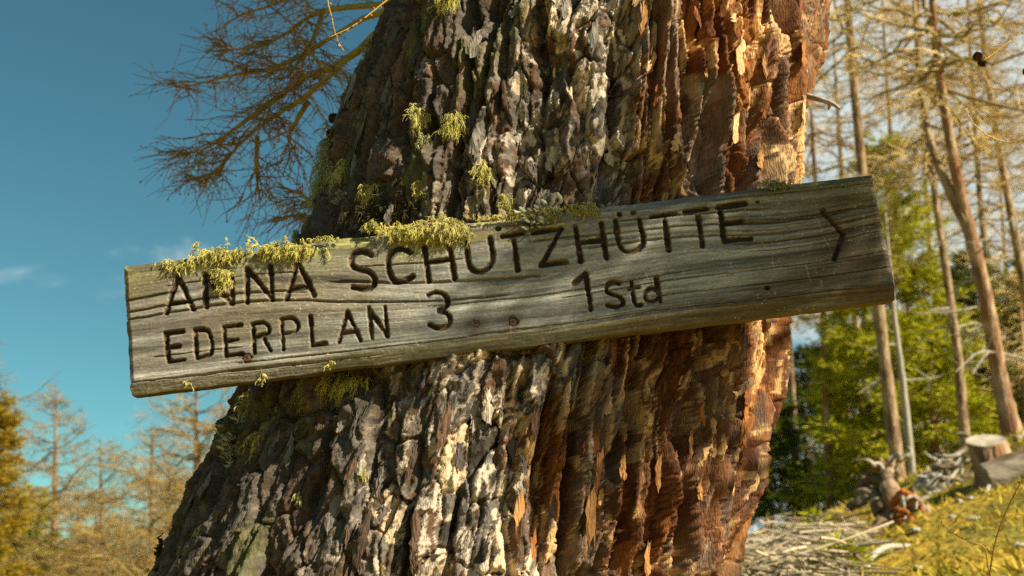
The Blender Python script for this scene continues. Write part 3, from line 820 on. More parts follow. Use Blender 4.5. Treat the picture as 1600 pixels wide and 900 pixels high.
def larch(rg, axis, r0, r1, c0, Lmax, n1=70, n2=700, n3=5200, droop=0.10, shape=0.8, tw=0.0026, lift=0.35, bare=1.0):
    """axis: (K,3) trunk line from the ground up. Returns trunk, limb and twig meshes' data (V, F)."""
    ax = spline(axis, 16)
    rad = r1 + (r0 - r1) * (1 - np.linspace(0, 1, 16)) ** 0.9
    rad[0] *= 1.25
    trunk = tubes(spline(ax, 44), np.interp(np.linspace(0, 1, 44), np.linspace(0, 1, 16), rad) * (1 + 0.05 * rg.normal(size=44)), 12)
    t = np.sort(c0 + (0.985 - c0) * rg.random(n1) ** 0.95)
    p0, _ = path_eval(np.repeat(ax[None], n1, 0), t)
    az = rg.random(n1) * 2 * math.pi
    rel = (t - c0) / (1 - c0)
    ln = Lmax * ((1 - rel) ** shape * 0.92 + 0.08) * (0.55 + 0.55 * rg.random(n1))
    d = np.stack([np.cos(az), np.sin(az), rg.normal(size=n1) * 0.16 - 0.10 + 0.55 * rel ** 2], -1)
    u = np.linspace(0, 1, 7)[None, :, None]
    L = ln[:, None, None]
    B = p0[:, None, :] + d[:, None, :] * L * u
    B[:, :, 2] += (-0.28 * u[..., 0] + lift * u[..., 0] ** 2) * ln[:, None]
    B[:, 1:] += rg.normal(size=B[:, 1:].shape) * L * 0.025
    br = (0.008 + 0.0105 * ln)[:, None] * (1 - 0.8 * np.linspace(0, 1, 7))[None]
    limbs = tubes(B, br, 5)
    w = ln ** 1.3; w = w / w.sum()
    k2 = rg.choice(n1, n2, p=w); s2 = 0.15 + 0.85 * rg.random(n2) ** 0.8
    S2 = sprays(rg, B, k2, s2, ln[k2] * (0.34 - 0.20 * s2) * (0.5 + 0.9 * rg.random(n2)) + 0.06, 0.75, droop * 2.2, 5)
    sec = tubes(S2[:, [0, 2, 4]], np.full((n2, 3), 1.0) * np.linspace(tw * 2.4, tw * 1.0, 3)[None], 3)
    k3 = rg.integers(0, n2, n3); s3 = 0.1 + 0.9 * rg.random(n3)
    S3 = sprays(rg, S2, k3, s3, (0.07 + 0.16 * rg.random(n3)) * (0.6 + 0.2 * Lmax), 0.9, droop * 3.0, 3)
    ter = tubes(S3[:, [0, 2]], np.full((n3, 2), 1.0) * np.array((tw, tw * 0.7))[None], 3)
    g = Geo().add(*sec).add(*ter)
    return trunk, g, limbs
def spruce(rg, height, half, n1=64, per=26, nr=7, c0=0.03, big=1.0):
    axis = np.stack([rg.normal(size=8) * 0.015 * height * np.linspace(0, 1, 8) * 0.4, rg.normal(size=8) * 0.015 * height * np.linspace(0, 1, 8) * 0.4, np.linspace(0, height, 8)], -1)
    trunk = tubes(axis, np.linspace(0.018 * height + 0.01, 0.004, 8), 7)
    t = np.sort(c0 + (0.97 - c0) * rg.random(n1) ** 0.8)
    lev = max(6, int(height / 0.34))
    t = np.clip((np.round(t * lev) + 0.22 * rg.normal(size=n1)) / lev, c0, 0.985)          # branches stand in whorls
    p0, _ = path_eval(np.repeat(axis[None], n1, 0), t)
    az = rg.random(n1) * 2 * math.pi
    ln = half * ((1 - t) ** 0.75 * 0.95 + 0.07) * (0.6 + 0.5 * rg.random(n1))
    d = np.stack([np.cos(az), np.sin(az), -0.25 + 0.75 * t + rg.normal(size=n1) * 0.1], -1)
    u = np.linspace(0, 1, 5)[None, :, None]
    B = p0[:, None, :] + d[:, None, :] * ln[:, None, None] * u
    B[:, :, 2] += (-0.22 * u[..., 0] + 0.32 * u[..., 0] ** 2) * ln[:, None]
    limbs = tubes(B, (0.004 + 0.006 * ln)[:, None] * np.linspace(1, 0.3, 5)[None], 4)
    n2 = n1 * per
    k2 = rg.choice(n1, n2, p=ln ** 0.6 / (ln ** 0.6).sum()); s2 = 0.12 + 0.88 * rg.random(n2) ** 0.75
    S2 = sprays(rg, B, k2, s2, ln[k2] * (0.42 - 0.26 * s2) * (0.5 + 0.7 * rg.random(n2)) + 0.05, 0.85, 0.12, 3, wig=0.04)
    # needles: small blades along every spray
    m = n2 * nr
    kk = np.repeat(np.arange(n2), nr); ss = rg.random(m)
    p, dd = path_eval(S2[kk], ss)
    sd = unit(np.cross(dd, rg.normal(size=dd.shape)))
    bl = big * (0.055 + 0.06 * rg.random(m)); bw = big * (0.0045 + 0.005 * rg.random(m))
    dv = unit(dd * 1.0 + sd * (0.75, 0.75, 0.35))
    wv = unit(np.cross(dv, rg.normal(size=dv.shape)))
    a = p; b = p + dv * bl[:, None]
    mid = (a + b) / 2
    V = np.stack([a, mid + wv * bw[:, None], b, mid - wv * bw[:, None]], 1).reshape(-1, 3)
    F = np.arange(m * 4).reshape(-1, 4)
    return trunk, limbs, (V, F)

def plant_larch(name, label, rg, pts, depth, r0, c0, Lmax, bark, twig, top=None, group=None, cat='tree', dead=0, dead_zone=(0.2, 0.6), **kw):
    """pts: photo points the trunk runs through, top first; the tree stands on the ground straight below the last of them."""
    W = np.array([at(px, py, depth) for px, py in pts])[::-1]
    lean = (W[-1] - W[0]) / max(W[-1][2] - W[0][2], 0.1)
    gx0, gy0 = W[0][0], W[0][1]
    for _ in range(3):
        gzz = float(ground_z(gx0, gy0)) - 0.08
        gx0, gy0 = W[0][0] + lean[0] * (gzz - W[0][2]), W[0][1] + lean[1] * 0.0 * (gzz - W[0][2])
    base = np.array((gx0, gy0, gzz))
    axis = [base] + [w for w in W if w[2] > gzz + 0.3]
    if top:
        axis.append(axis[-1] + lean * np.array((0.6, 0.6, 1.0)) * top)
    axis = np.array(axis)
    root = empty(name, base)
    tag(root, label, cat, group)
    tr, g, lb = larch(rg, axis - base, r0, 0.012, c0, Lmax, **kw)
    link('trunk', mesh_data('trunk', *tr, bark), root)
    g.build('crown', twig, root)
    link('limbs', mesh_data('limbs', *lb, M_limbwood), root)
    if dead:
        ax = spline(axis - base, 24)
        for k in range(dead):
            t = rg.uniform(*dead_zone)
            p = ax[int(t * 23)]
            a = rg.uniform(0, 2 * math.pi); l = rg.uniform(0.35, 1.0)
            q = spline([p, p + np.array((math.cos(a) * l * 0.5, math.sin(a) * l * 0.5, rg.uniform(-0.15, 0.1) * l)), p + np.array((math.cos(a) * l, math.sin(a) * l, rg.uniform(-0.5, 0.15) * l)) + rg.normal(size=3) * 0.06], 6)
            V, F = tubes(q, np.linspace(0.016, 0.005, 6), 5)
            gg = Geo().add(V, F)
            for j in range(3):
                u = q[rg.integers(2, 5)]
                gg.add(*tubes(np.stack([u, u + rg.normal(size=3) * l * 0.16, u + rg.normal(size=3) * l * 0.26]), np.array((0.006, 0.004, 0.003)), 3))
            gg.build('dead_branch', M_deadbark, root)
    return root
def plant_spruce(name, label, rg, px, py_top, depth, half_px, mat, group=None, base_py=None, **kw):
    top = at(px, py_top, depth)
    gzz = float(ground_z(top[0], top[1])) - 0.05
    root = empty(name, (top[0], top[1], gzz))
    tag(root, label, 'tree', group)
    tr, limbs, nd = spruce(rg, top[2] - gzz, half_px / 2000 * depth, **kw)
    Geo().add(*tr).add(*limbs).build('trunk', M_redbark, root)
    link('crown', mesh_data('crown', *nd, mat, False), root)
    return root

# ------------------------------------------------------------------ trees on the right
rg = np.random.default_rng(21)
GT = 'tall bare larches behind the carved board'
plant_larch('larch_tree', 'tall straight grey larch rising directly above the right end of the board', rg, [(1312, -160), (1325, 20), (1346, 255), (1372, 480), (1402, 725)], 16.5, 0.105, 0.62, 1.7, M_larchbark, M_twig, top=2.0, group=GT, n1=60, n2=600, n3=2800, tw=0.0030, dead=4)
plant_larch('larch_tree', 'slim tan larch with peeling bark between the sign end and the forked larch', rg, [(1425, -140), (1438, 110), (1460, 300), (1482, 450), (1497, 560), (1508, 690)], 18.0, 0.085, 0.58, 1.8, M_larchbark, M_twig, top=2.0, group=GT, n1=70, n2=620, n3=2800, tw=0.0030, dead=7)
fork = plant_larch('larch_tree', 'red-barked forked larch with a grey side stem at the right of the picture', rg, [(1447, -120), (1466, 100), (1498, 290), (1537, 450), (1562, 590), (1580, 675)], 14.5, 0.108, 0.62, 1.9, M_redbark, M_twig, top=2.0, group=GT, n1=70, n2=620, n3=2800, tw=0.0030, dead=8, dead_zone=(0.15, 0.5))
fb = np.array(fork.location)
_fork = spline(np.array([at(1512, 352, 14.5), at(1502, 335, 14.5), at(1478, 285, 14.6), at(1452, 215, 14.8), at(1437, 120, 15.0), at(1428, 0, 15.2)]) - fb, 16)
link('side_stem', mesh_data('side_stem', *tubes(_fork, np.linspace(0.075, 0.02, 16), 8), M_larchbark), fork)
plant_larch('larch_tree', 'thin pale larch nearest the right edge, behind the twig with two cones', rg, [(1525, -80), (1541, 110), (1568, 270), (1588, 380), (1612, 500)], 19.0, 0.085, 0.55, 1.8, M_larchbark, M_twig, top=2.0, group=GT, n1=70, n2=620, n3=2800, tw=0.0030, dead=4)
plant_larch('dead_tree', 'slender bleached grey dead stem close beside the straight trunk under the board', rg, [(1392, 430), (1398, 500), (1411, 600), (1424, 740)], 17.2, 0.052, 0.75, 0.7, M_deadbark, M_twig2, top=1.2, n1=16, n2=60, n3=160, dead=3)
plant_larch('larch_tree', 'thin red-brown trunk below the board, with spruce foliage on both sides', rg, [(1270, 220), (1283, 430), (1291, 600), (1297, 812)], 20.5, 0.075, 0.62, 1.4, M_redbark, M_twig, top=1.5, n1=36, n2=360, n3=2200)
plant_larch('larch_tree', 'twin-stemmed pale trunk just right of the big trunk, below the board', rg, [(1222, 380), (1232, 520), (1240, 660), (1247, 820)], 25.0, 0.095, 0.55, 1.5, M_larchbark, M_twig, top=1.5, n1=36, n2=360, n3=2200)
plant_larch('larch_tree', 'half hidden tan trunk between the red-brown trunk and the straight grey larch', rg, [(1348, 430), (1353, 560), (1357, 775)], 26.0, 0.12, 0.6, 1.5, M_larchbark, M_twig, top=2.0, n1=30, n2=300, n3=2000)
GB = 'golden larches that fill the upper right behind the tall trunks'
back = [('golden larch crown showing between the big trunk and the straight grey larch', 1300, 20, 24, 1.7), ('golden larch whose twigs spread just right of the straight grey larch at the top', 1375, -60, 28, 1.9),
        ('golden larch behind the slim tan larch, near the top of the picture', 1430, 30, 32, 2.0), ('golden larch between the forked larch and the twig with two cones', 1508, -60, 25, 1.9),
        ('golden larch right of the side stem of the forked larch', 1500, 215, 30, 1.9), ('golden larch just under the twig with two cones', 1555, 150, 34, 2.0), ('golden larch at the right edge above the middle', 1608, 120, 26, 1.9),
        ('low golden larch with dense twigs at the right edge above the dark spruce', 1585, 340, 20, 1.6), ('faint golden larch behind the tip of the tallest spruce', 1400, 300, 38, 2.2)]
for q, (lab, px, py, dp, lm) in enumerate(back):
    plant_larch('larch_tree', lab, rg, [(px, py), (px + 12, py + 200), (px + 30, py + 430)], dp, 0.085, 0.30, lm, M_larchbark, M_twig, group=GB, n1=60, n2=620, n3=2900, tw=0.0030 * (dp / 26) ** 0.5)
GS = 'green spruces below the board on the right'
plant_spruce('spruce_tree', 'tallest bright green spruce, its tip beside the upper right corner of the board', rg, 1374, 205, 20.5, 175, M_needle, GS, n1=150, per=28, nr=9, big=1.12*1.15)
plant_spruce('spruce_tree', 'broad bright yellow-green spruce behind the straight trunk under the board end', rg, 1440, 410, 20.0, 135, M_needle, GS, n1=110, per=28, nr=9, big=1.12*1.1)
plant_spruce('spruce_tree', 'yellow-green spruce between the red-brown trunk and the straight grey trunk', rg, 1335, 455, 21.5, 125, M_needle, GS, n1=100, per=28, nr=9, big=1.12*1.2)
plant_spruce('spruce_tree', 'dark green spruce low beside the edge of the big trunk', rg, 1250, 545, 26.5, 125, M_needle_dark, GS, n1=110, per=34, nr=6, big=1.12*1.5)
plant_spruce('spruce_tree', 'dark spruce half hidden by the edge of the big trunk, left of all the others', rg, 1196, 590, 24.0, 95, M_needle_dark, GS, n1=90, per=30, nr=6, big=1.6)
plant_spruce('spruce_tree', 'dark green spruce behind the thin red-brown trunk', rg, 1312, 505, 28.5, 140, M_needle_dark, GS, n1=110, per=34, nr=6, big=1.12*1.5)
plant_spruce('spruce_tree', 'dark spruce standing in the gap left of the forked larch', rg, 1512, 385, 22.5, 105, M_needle_dark, GS, n1=100, per=32, nr=6, big=1.12*1.3)
plant_spruce('spruce_tree', 'dark spruce behind the dead branches at the right edge', rg, 1585, 415, 21.0, 120, M_needle_dark, GS, n1=100, per=32, nr=6, big=1.12*1.3)
plant_spruce('spruce_tree', 'small green spruce low behind the roots of the overturned stump', rg, 1405, 545, 24.0, 135, M_needle_dark, GS, n1=100, per=32, nr=6, big=1.12*1.4)
plant_spruce('spruce_sapling', 'bright green knee-high spruce seedling beside the brush heap', rg, 1312, 862, 6.6, 50, M_needle, None, n1=26, per=12, nr=6)
plant_spruce('spruce_sapling', 'tiny pale green spruce seedling above the grey stump in the brush', rg, 1272, 812, 10.5, 20, M_needle, None, n1=20, per=14, nr=4)

# ------------------------------------------------------------------ trees on the left
GL = 'golden larches on the left below the board'
left = [('single conical larch with a clear straight trunk left of the board', 88, 600, 30.0, 1.15, 9, 0.0034, M_twig2),
        ('small pointed larch just right of the conical one', 157, 682, 37.0, 1.5, 8, 0.0036, M_twig2),
        ('round-topped golden larch between the small pointed one and the big trunk', 236, 664, 33.0, 1.7, 8, 0.0034, M_twig2),
        ('tall darker larch whose tip reaches the underside of the board', 306, 585, 26.0, 1.9, 9, 0.0030, M_twig2),
        ('larch at the left edge with its crown cut by the frame', -28, 545, 25.0, 1.6, 9, 0.0030, M_twig2),
        ('golden larch pressed against the flare of the big trunk', 352, 640, 30.0, 1.8, 8, 0.0034, M_twig2)]
for (lab, px, py, dp, lm, hh, tw, tm) in left:
    plant_larch('larch_tree', lab, rg, [(px, py), (px - 2 if px < 120 else px + 1, py + 150), (px - 5 if px < 120 else px + 2, py + 300)], dp, 0.135, 0.10, lm * 2.3, M_redbark, tm, group=GL, n1=110, n2=1700, n3=9500, shape=0.80, tw=tw * 1.0, lift=0.42, droop=0.08)
GF = 'hazy golden larches that merge low on the left'
for q, (lab, px, py, dp, lm) in enumerate([('hazy golden larch between the left edge and the conical larch', 40, 740, 42, 2.0), ('hazy golden larch low between the conical larch and the small pointed one', 122, 748, 46, 2.2), ('hazy golden larch low right of the small pointed one', 190, 770, 42, 2.0),
        ('hazy golden larch behind the round-topped one', 262, 715, 46, 2.2), ('hazy golden larch low against the flare of the big trunk', 300, 760, 38, 1.9), ('lowest golden larch at the bottom left corner', 20, 800, 34, 1.8), ('lowest golden larch under the small pointed one', 150, 810, 34, 1.8)]):
    plant_larch('larch_tree', lab, rg, [(px, py), (px + 1, py + 120), (px + 2, py + 240)], dp, 0.10, 0.08, lm * 1.9, M_redbark, M_twig2, group=GF, n1=80, n2=1200, n3=5200, shape=0.80, tw=0.0036, lift=0.4)
plant_spruce('spruce_tree', 'yellow-green spruce at the lower left edge', rg, 2, 605, 23.0, 95, M_needle_gold, None, n1=110, per=32, nr=6, big=1.12*1.2)
plant_spruce('spruce_tree', 'low green spruce peeping through the golden twigs at lower left', rg, 52, 760, 27.0, 90, M_needle, None, n1=80, per=28, nr=7, big=1.3)

# ------------------------------------------------------------------ the wood beyond: one mass
rg2 = np.random.default_rng(77)
wood = Geo()
protos = [larch(rg2, np.array([(0, 0, 0), (0.1, 0, 4), (0, 0.1, 9.5)]), 0.12, 0.02, 0.15, 1.9, n1=34, n2=170, n3=420, tw=0.014)[1] for _ in range(2)]
cones_ = [spruce(rg2, 8.0, 1.5, n1=50, per=12, nr=3) for _ in range(2)]
wt = Geo(); wc = Geo()
for k in range(58):
    px = rg2.uniform(1170, 1680) if k < 46 else rg2.uniform(-150, 420)
    dp = rg2.uniform(48, 95)
    p = at(px, 700, dp)
    z = float(ground_z(p[0], p[1])) - 0.1
    sc = rg2.uniform(0.75, 1.25) if k < 46 else rg2.uniform(0.45, 0.62)
    a = rg2.uniform(0, 6.28)
    Rz = np.array(((math.cos(a), -math.sin(a), 0), (math.sin(a), math.cos(a), 0), (0, 0, 1)))
    if rg2.random() < 0.55 and k < 46:
        tr, lb, nd = cones_[rg2.integers(2)]
        wc.add(nd[0] * 1.0 @ Rz.T * sc + (p[0], p[1], z), nd[1]); wt.add(tr[0] @ Rz.T * sc + (p[0], p[1], z), tr[1])
    else:
        gsrc = protos[rg2.integers(2)]
        V = np.concatenate(gsrc.V); F = np.concatenate(gsrc.F[4])
        wt.add(V @ Rz.T * sc + (p[0], p[1], z), F)
        tv, tf = tubes(np.array([(0, 0, 0), (0.1, 0, 4), (0, 0.1, 9.5)]), np.array((0.09, 0.05, 0.01)), 5)
        wt.add(tv @ Rz.T * sc * (1, 1, 0.9) + (p[0], p[1], z), tf)
tag(wt.build('far_larch_wood', M_twig), 'far mass of golden larches closing the view behind the nearer trees', 'woods', kind='stuff')
tag(wc.build('far_spruce_wood', M_needle_dark), 'far mass of dark spruces closing the view behind the nearer trees', 'woods', kind='stuff')

# ------------------------------------------------------------------ branches of the old larch
M_limb = material('lichened_branch', (0.30, 0.22, 0.07), 0.9, 0.15, var=0.4, scale=40.0, second=(0.27, 0.23, 0.05), second_scale=18.0, bump=0.004, bump_scale=90.0)
M_bud = material('rust_brown_twigs', (0.30, 0.195, 0.06), 0.85, 0.15, var=0.3, scale=20.0, per_island=0.4)
M_cone = material('larch_cone', (0.085, 0.045, 0.025), 0.8, 0.2, var=0.35, scale=300.0, per_island=0.3)
def knobs(pts, dirs, r, rg):
    """Small bud spurs: three-sided double cones."""
    m = len(pts)
    A = unit(np.cross(dirs, rg.normal(size=(m, 3)))); B = np.cross(dirs, A)
    a = np.arange(3) * 2 * math.pi / 3
    rr = np.asarray(r).reshape(-1, 1) * np.ones((m, 1))
    ring = pts[:, None, :] + (A[:, None, :] * np.cos(a)[None, :, None] + B[:, None, :] * np.sin(a)[None, :, None]) * rr[:, :, None] * 0.75
    V = np.concatenate([ring, (pts - dirs * rr * 0.8)[:, None, :], (pts + dirs * rr * 1.3)[:, None, :]], 1).reshape(-1, 3)
    F = [(0, 1, 4), (1, 2, 4), (2, 0, 4), (1, 0, 3), (2, 1, 3), (0, 2, 3)]
    F = (np.arange(m)[:, None, None] * 5 + np.array(F)[None]).reshape(-1, 3)
    return V, F
def limb_with_twigs(name, rg, mains, n2, n3, droop=0.16, len2=(0.10, 0.34), tw=0.0021, mat=M_limb, parent=None, origin=OLD0, bud=0.0042, s_lo=0.25, buds=2.0, down=0.35):
    g = Geo(); gt = Geo()
    M_ = np.stack([spline(m[0], 12) for m in mains])
    for m, c in zip(mains, M_):
        g.add(*tubes(c - origin, np.linspace(m[1], m[2], 12) * (1 + 0.08 * rg.normal(size=12)), 7))
    k2 = rg.integers(0, len(mains), n2); s2 = s_lo + (1 - s_lo) * rg.random(n2)
    S2 = sprays(rg, M_, k2, s2, rg.uniform(*len2, size=n2) * (1.15 - 0.5 * s2), 0.8, droop, 5, wig=0.08, keep=0.9)
    g2r = np.full((n2, 5), 1.0) * np.linspace(tw * 2.0, tw, 5)[None]
    gt.add(*tubes(S2 - origin, g2r, 4))
    k3 = rg.integers(0, n2, n3); s3 = 0.1 + 0.9 * rg.random(n3)
    S3 = sprays(rg, S2, k3, s3, 0.03 + 0.13 * rg.random(n3) ** 1.4, 0.9, down, 4, wig=0.09, keep=0.7)
    gt.add(*tubes(S3 - origin, np.full((n3, 4), 1.0) * np.linspace(tw, tw * 0.55, 4)[None], 3))
    nb = int(n3 * buds)
    kb = rg.integers(0, n3, nb)
    p, dd = path_eval(S3[kb], rg.random(nb))
    dn = unit(np.cross(dd, rg.normal(size=dd.shape)) * 0.9 + dd * 0.5)
    gt.add(*knobs(p + dn * bud * 0.5 - origin, dn, bud * (0.6 + 0.7 * rg.random(nb)), rg))
    o = g.build(name, mat, parent)
    gt.build('twigs', M_bud, o)
    return o
rg = np.random.default_rng(101)
def run(pts, d0, d1):
    n = len(pts)
    return np.array([at(x, y, d0 + (d1 - d0) * i / (n - 1)) for i, (x, y) in enumerate(pts)])
# the spreading bough behind the trunk at upper left
root_pt = np.array((0.02, 2.62, 2.95))
mains = [(np.vstack([root_pt, run([(610, 40), (580, 62), (538, 98), (482, 117), (436, 151), (398, 178), (353, 212), (325, 230), (296, 240)], 3.1, 3.6)]), 0.012, 0.003),
         (np.vstack([root_pt, run([(618, 30), (588, 58), (535, 98), (489, 143), (459, 162), (418, 189), (384, 215), (356, 248), (324, 276), (312, 288)], 3.1, 3.5)]), 0.0095, 0.0022),
         (np.vstack([root_pt, run([(640, -10), (591, 8), (504, 15), (467, 38), (421, 68), (376, 77), (322, 80)], 3.1, 3.7)]), 0.0095, 0.0022),
         (np.vstack([root_pt, run([(640, 10), (580, 23), (512, 62), (467, 89), (421, 109), (365, 117), (315, 130), (278, 137)], 3.1, 3.8)]), 0.0095, 0.0022),
         (np.vstack([root_pt, run([(630, -40), (560, -30), (480, -12), (420, 10), (370, 25)], 3.1, 3.8)]), 0.009, 0.0022)]
M_main = [m for m in mains]
limb_with_twigs('bough', rg, mains, 120, 1050, parent=old, s_lo=0.36, droop=0.05, len2=(0.05, 0.165), down=0.16, tw=0.0013, bud=0.0032)
sub = [(run([(482, 159), (463, 189), (452, 215), (459, 234)], 3.3, 3.35), 0.008, 0.002), (run([(402, 212), (401, 249), (402, 283), (406, 312)], 3.4, 3.45), 0.007, 0.002),
       (run([(470, 60), (492, 90), (520, 110)], 3.3, 3.2), 0.006, 0.003), (run([(505, 18), (490, 60), (468, 95), (450, 120)], 3.4, 3.3), 0.007, 0.003)]
for one in sub:
    limb_with_twigs('bough', rg, [one], 9, 44, parent=old, s_lo=0.2, len2=(0.05, 0.14), tw=0.0013, bud=0.0032)
low = [(np.vstack([np.array((-0.2, 2.72, 2.15)), run([(520, 345), (490, 318), (462, 300), (432, 292)], 3.2, 3.5)]), 0.010, 0.002), (np.vstack([np.array((-0.2, 2.72, 2.1)), run([(505, 360), (485, 340), (465, 335), (440, 345)], 3.2, 3.5)]), 0.008, 0.002)]
limb_with_twigs('bough', rg, low, 26, 120, parent=old, s_lo=0.35, len2=(0.04, 0.11), tw=0.0013, bud=0.003)
# a near twig with fat spurs in front of the bough, and the bleached stub on the right
def knobbly(name, rg, paths, r, parent, origin, step=0.011, bud=0.0034, mat=None):
    g = Geo()
    for pth in paths:
        c = spline(pth, 14)
        g.add(*tubes(c - origin, np.linspace(r, r * 0.55, 14), 5))
        ln = np.linalg.norm(c[1:] - c[:-1], axis=1).sum()
        nb = max(3, int(ln / step))
        p, dd = path_eval(np.repeat(c[None], nb, 0), np.linspace(0.03, 1, nb))
        dn = unit(np.cross(dd, rg.normal(size=dd.shape)) + dd * 0.3)
        g.add(*knobs(p + dn * (r + bud * 0.5) - origin, dn, bud * (0.75 + 0.5 * rg.random(nb)), rg))
    return g.build(name, mat or M_bud, parent)
knobbly('twig', rg, [np.vstack([at(612, -6, 2.3), run([(595, 8), (567, 30), (544, 45), (517, 57)], 2.28, 2.22)]), np.vstack([at(517, -20, 2.3), run([(512, 0), (519, 30), (525, 57), (536, 78)], 2.28, 2.25)])], 0.0016, old, OLD0)
g = Geo().add(*tubes(spline([at(1262, 150, 2.42), at(1290, 158, 2.36), at(1303, 163, 2.34), at(1312, 170, 2.33)], 8) - OLD0, np.array([.006, .0055, .005, .0048, .0046, .004, .0036, .002]), 7))
g.add(*tubes(spline([at(1294, 160, 2.355), at(1296, 166, 2.35), at(1295, 172, 2.35)], 4) - OLD0, np.array([.004, .0035, .003, .002]), 5))
g.build('branch_stub', M_deadbark, old)
def cone_mesh(rg, L=0.021, R=0.0085):
    """A larch cone: rounded scales in a spiral round a core."""
    g = Geo()
    n = 46
    g.add(*tubes(np.array([(0, 0, 0), (0, 0, L * 0.3), (0, 0, L * 0.7), (0, 0, L)]), np.array((0.3, 0.75, 0.6, 0.1)) * R, 8))
    for k in range(n):
        t = (k + 0.5) / n
        a = k * 2.39996
        rad = R * (0.55 + 0.5 * math.sin(math.pi * min(1, t * 0.9 + 0.12)))
        d = np.array((math.cos(a), math.sin(a), 0)); s = np.array((-math.sin(a), math.cos(a), 0)); z = np.array((0, 0, 1.0))
        o = d * rad * 0.55 + z * (L * t * 0.92)
        w = R * 0.42
        tip = o + d * rad * 0.62 + z * L * 0.10
        V = [o - s * w * 0.6, o + s * w * 0.6, o + s * w + d * rad * 0.42 + z * L * 0.05, tip + s * w * 0.35, tip - s * w * 0.35, o - s * w + d * rad * 0.42 + z * L * 0.05]
        V = np.array(V)
        g.add(np.concatenate([V, V - z * 0.0007 - d * 0.0004]), [np.array([(0, 1, 2, 5), (5, 2, 3, 4), (7, 6, 11, 8), (8, 11, 10, 9), (2, 8, 9, 3), (3, 9, 10, 4), (4, 10, 11, 5)])])
    return g.data('cone', M_cone, False)
cm = cone_mesh(rg)
link('cone', cm, old, at(514, 187, 2.40) - OLD0, (0.5, 1.35, 0.2)).scale = (1.0, 1.0, 0.95)
link('cone', cm, old, at(513, 207, 2.40) - OLD0, (-0.2, 1.5, 0.9))
knobbly('twig', rg, [run([(560, 214), (540, 207), (530, 198), (526, 193)], 2.46, 2.41), run([(548, 211), (536, 213), (528, 209)], 2.43, 2.41)], 0.0014, old, OLD0, bud=0.002)

# ------------------------------------------------------------------ the next larch, out of the picture on the right: its low boughs hang into view and shade the trunk
n_base = np.array((3.6, 1.35, float(ground_z(3.6, 1.35)) - 0.1))
near = empty('larch_tree', n_base)
tag(near, 'neighbouring larch past the right edge, its knobbly twigs with cones hanging into view', 'tree')
nax = spline(np.array([(0, 0, 0), (0.02, 0, 2.0), (0.08, 0.05, 4.5), (0.1, 0.1, 8.0)]), 20)
link('trunk', mesh_data('trunk', *tubes(nax, np.linspace(0.17, 0.06, 20), 14), M_larchbark), near)
def bough_from(z, pts, r0=0.016, r1=0.004):
    return (np.vstack([n_base + np.array((0.02, 0.0, z)), np.array(pts)]), r0, r1)
# points on the shaded trunk and board traced back toward the sun tell where the boughs pass
def toward_sun(px, py, depth, t):
    return at(px, py, depth) + SUN_DIR * t
boughs = []
for (z, line, t) in [(3.4, [(1560, 330), (1400, 370), (1250, 395), (1130, 410)], 2.2), (3.1, [(1540, 470), (1380, 440), (1240, 430), (1120, 440)], 2.3),
                     (3.9, [(1480, 30), (1330, 50), (1200, 80), (1100, 120)], 2.8), (3.6, [(1420, 180), (1300, 200), (1180, 220), (1060, 250)], 2.5)]:
    pts = [toward_sun(px, py, 2.0, t) for px, py in line]
    boughs.append(bough_from(z, pts, 0.017, 0.004))
limb_with_twigs('bough', rg, boughs[:2], 70, 620, parent=near, origin=n_base, s_lo=0.62, len2=(0.10, 0.26), tw=0.0034, bud=0.008)
limb_with_twigs('bough', rg, boughs[2:3], 50, 220, parent=near, origin=n_base, s_lo=0.3, len2=(0.12, 0.35), tw=0.0034, bud=0.007)
limb_with_twigs('bough', rg, boughs[3:], 24, 90, parent=near, origin=n_base, s_lo=0.55, len2=(0.08, 0.22), tw=0.0030, bud=0.008)
knobbly('twig', rg, [run([(1680, 0), (1640, 22), (1600, 47), (1575, 66), (1552, 84), (1536, 95)], 2.75, 2.6)], 0.0015, near, n_base, bud=0.0024, step=0.02)
knobbly('twig', rg, [run([(1640, 205), (1600, 219), (1575, 222), (1548, 214), (1526, 198), (1514, 182), (1508, 170)], 2.9, 2.75)], 0.0016, near, n_base, bud=0.0026, step=0.014, mat=M_twig)
link('cone', cm, near, at(1526, 86, 2.6) - n_base, (2.4, 0.4, 0.3)).scale = (0.95, 0.95, 0.8)
link('cone', cm, near, at(1528, 97, 2.6) - n_base, (1.9, -0.2, 1.3)).scale = (0.95, 0.95, 0.8)
link('cone', cm, near, at(1600, 112, 2.7) - n_base, (1.9, 0.2, 0.5))

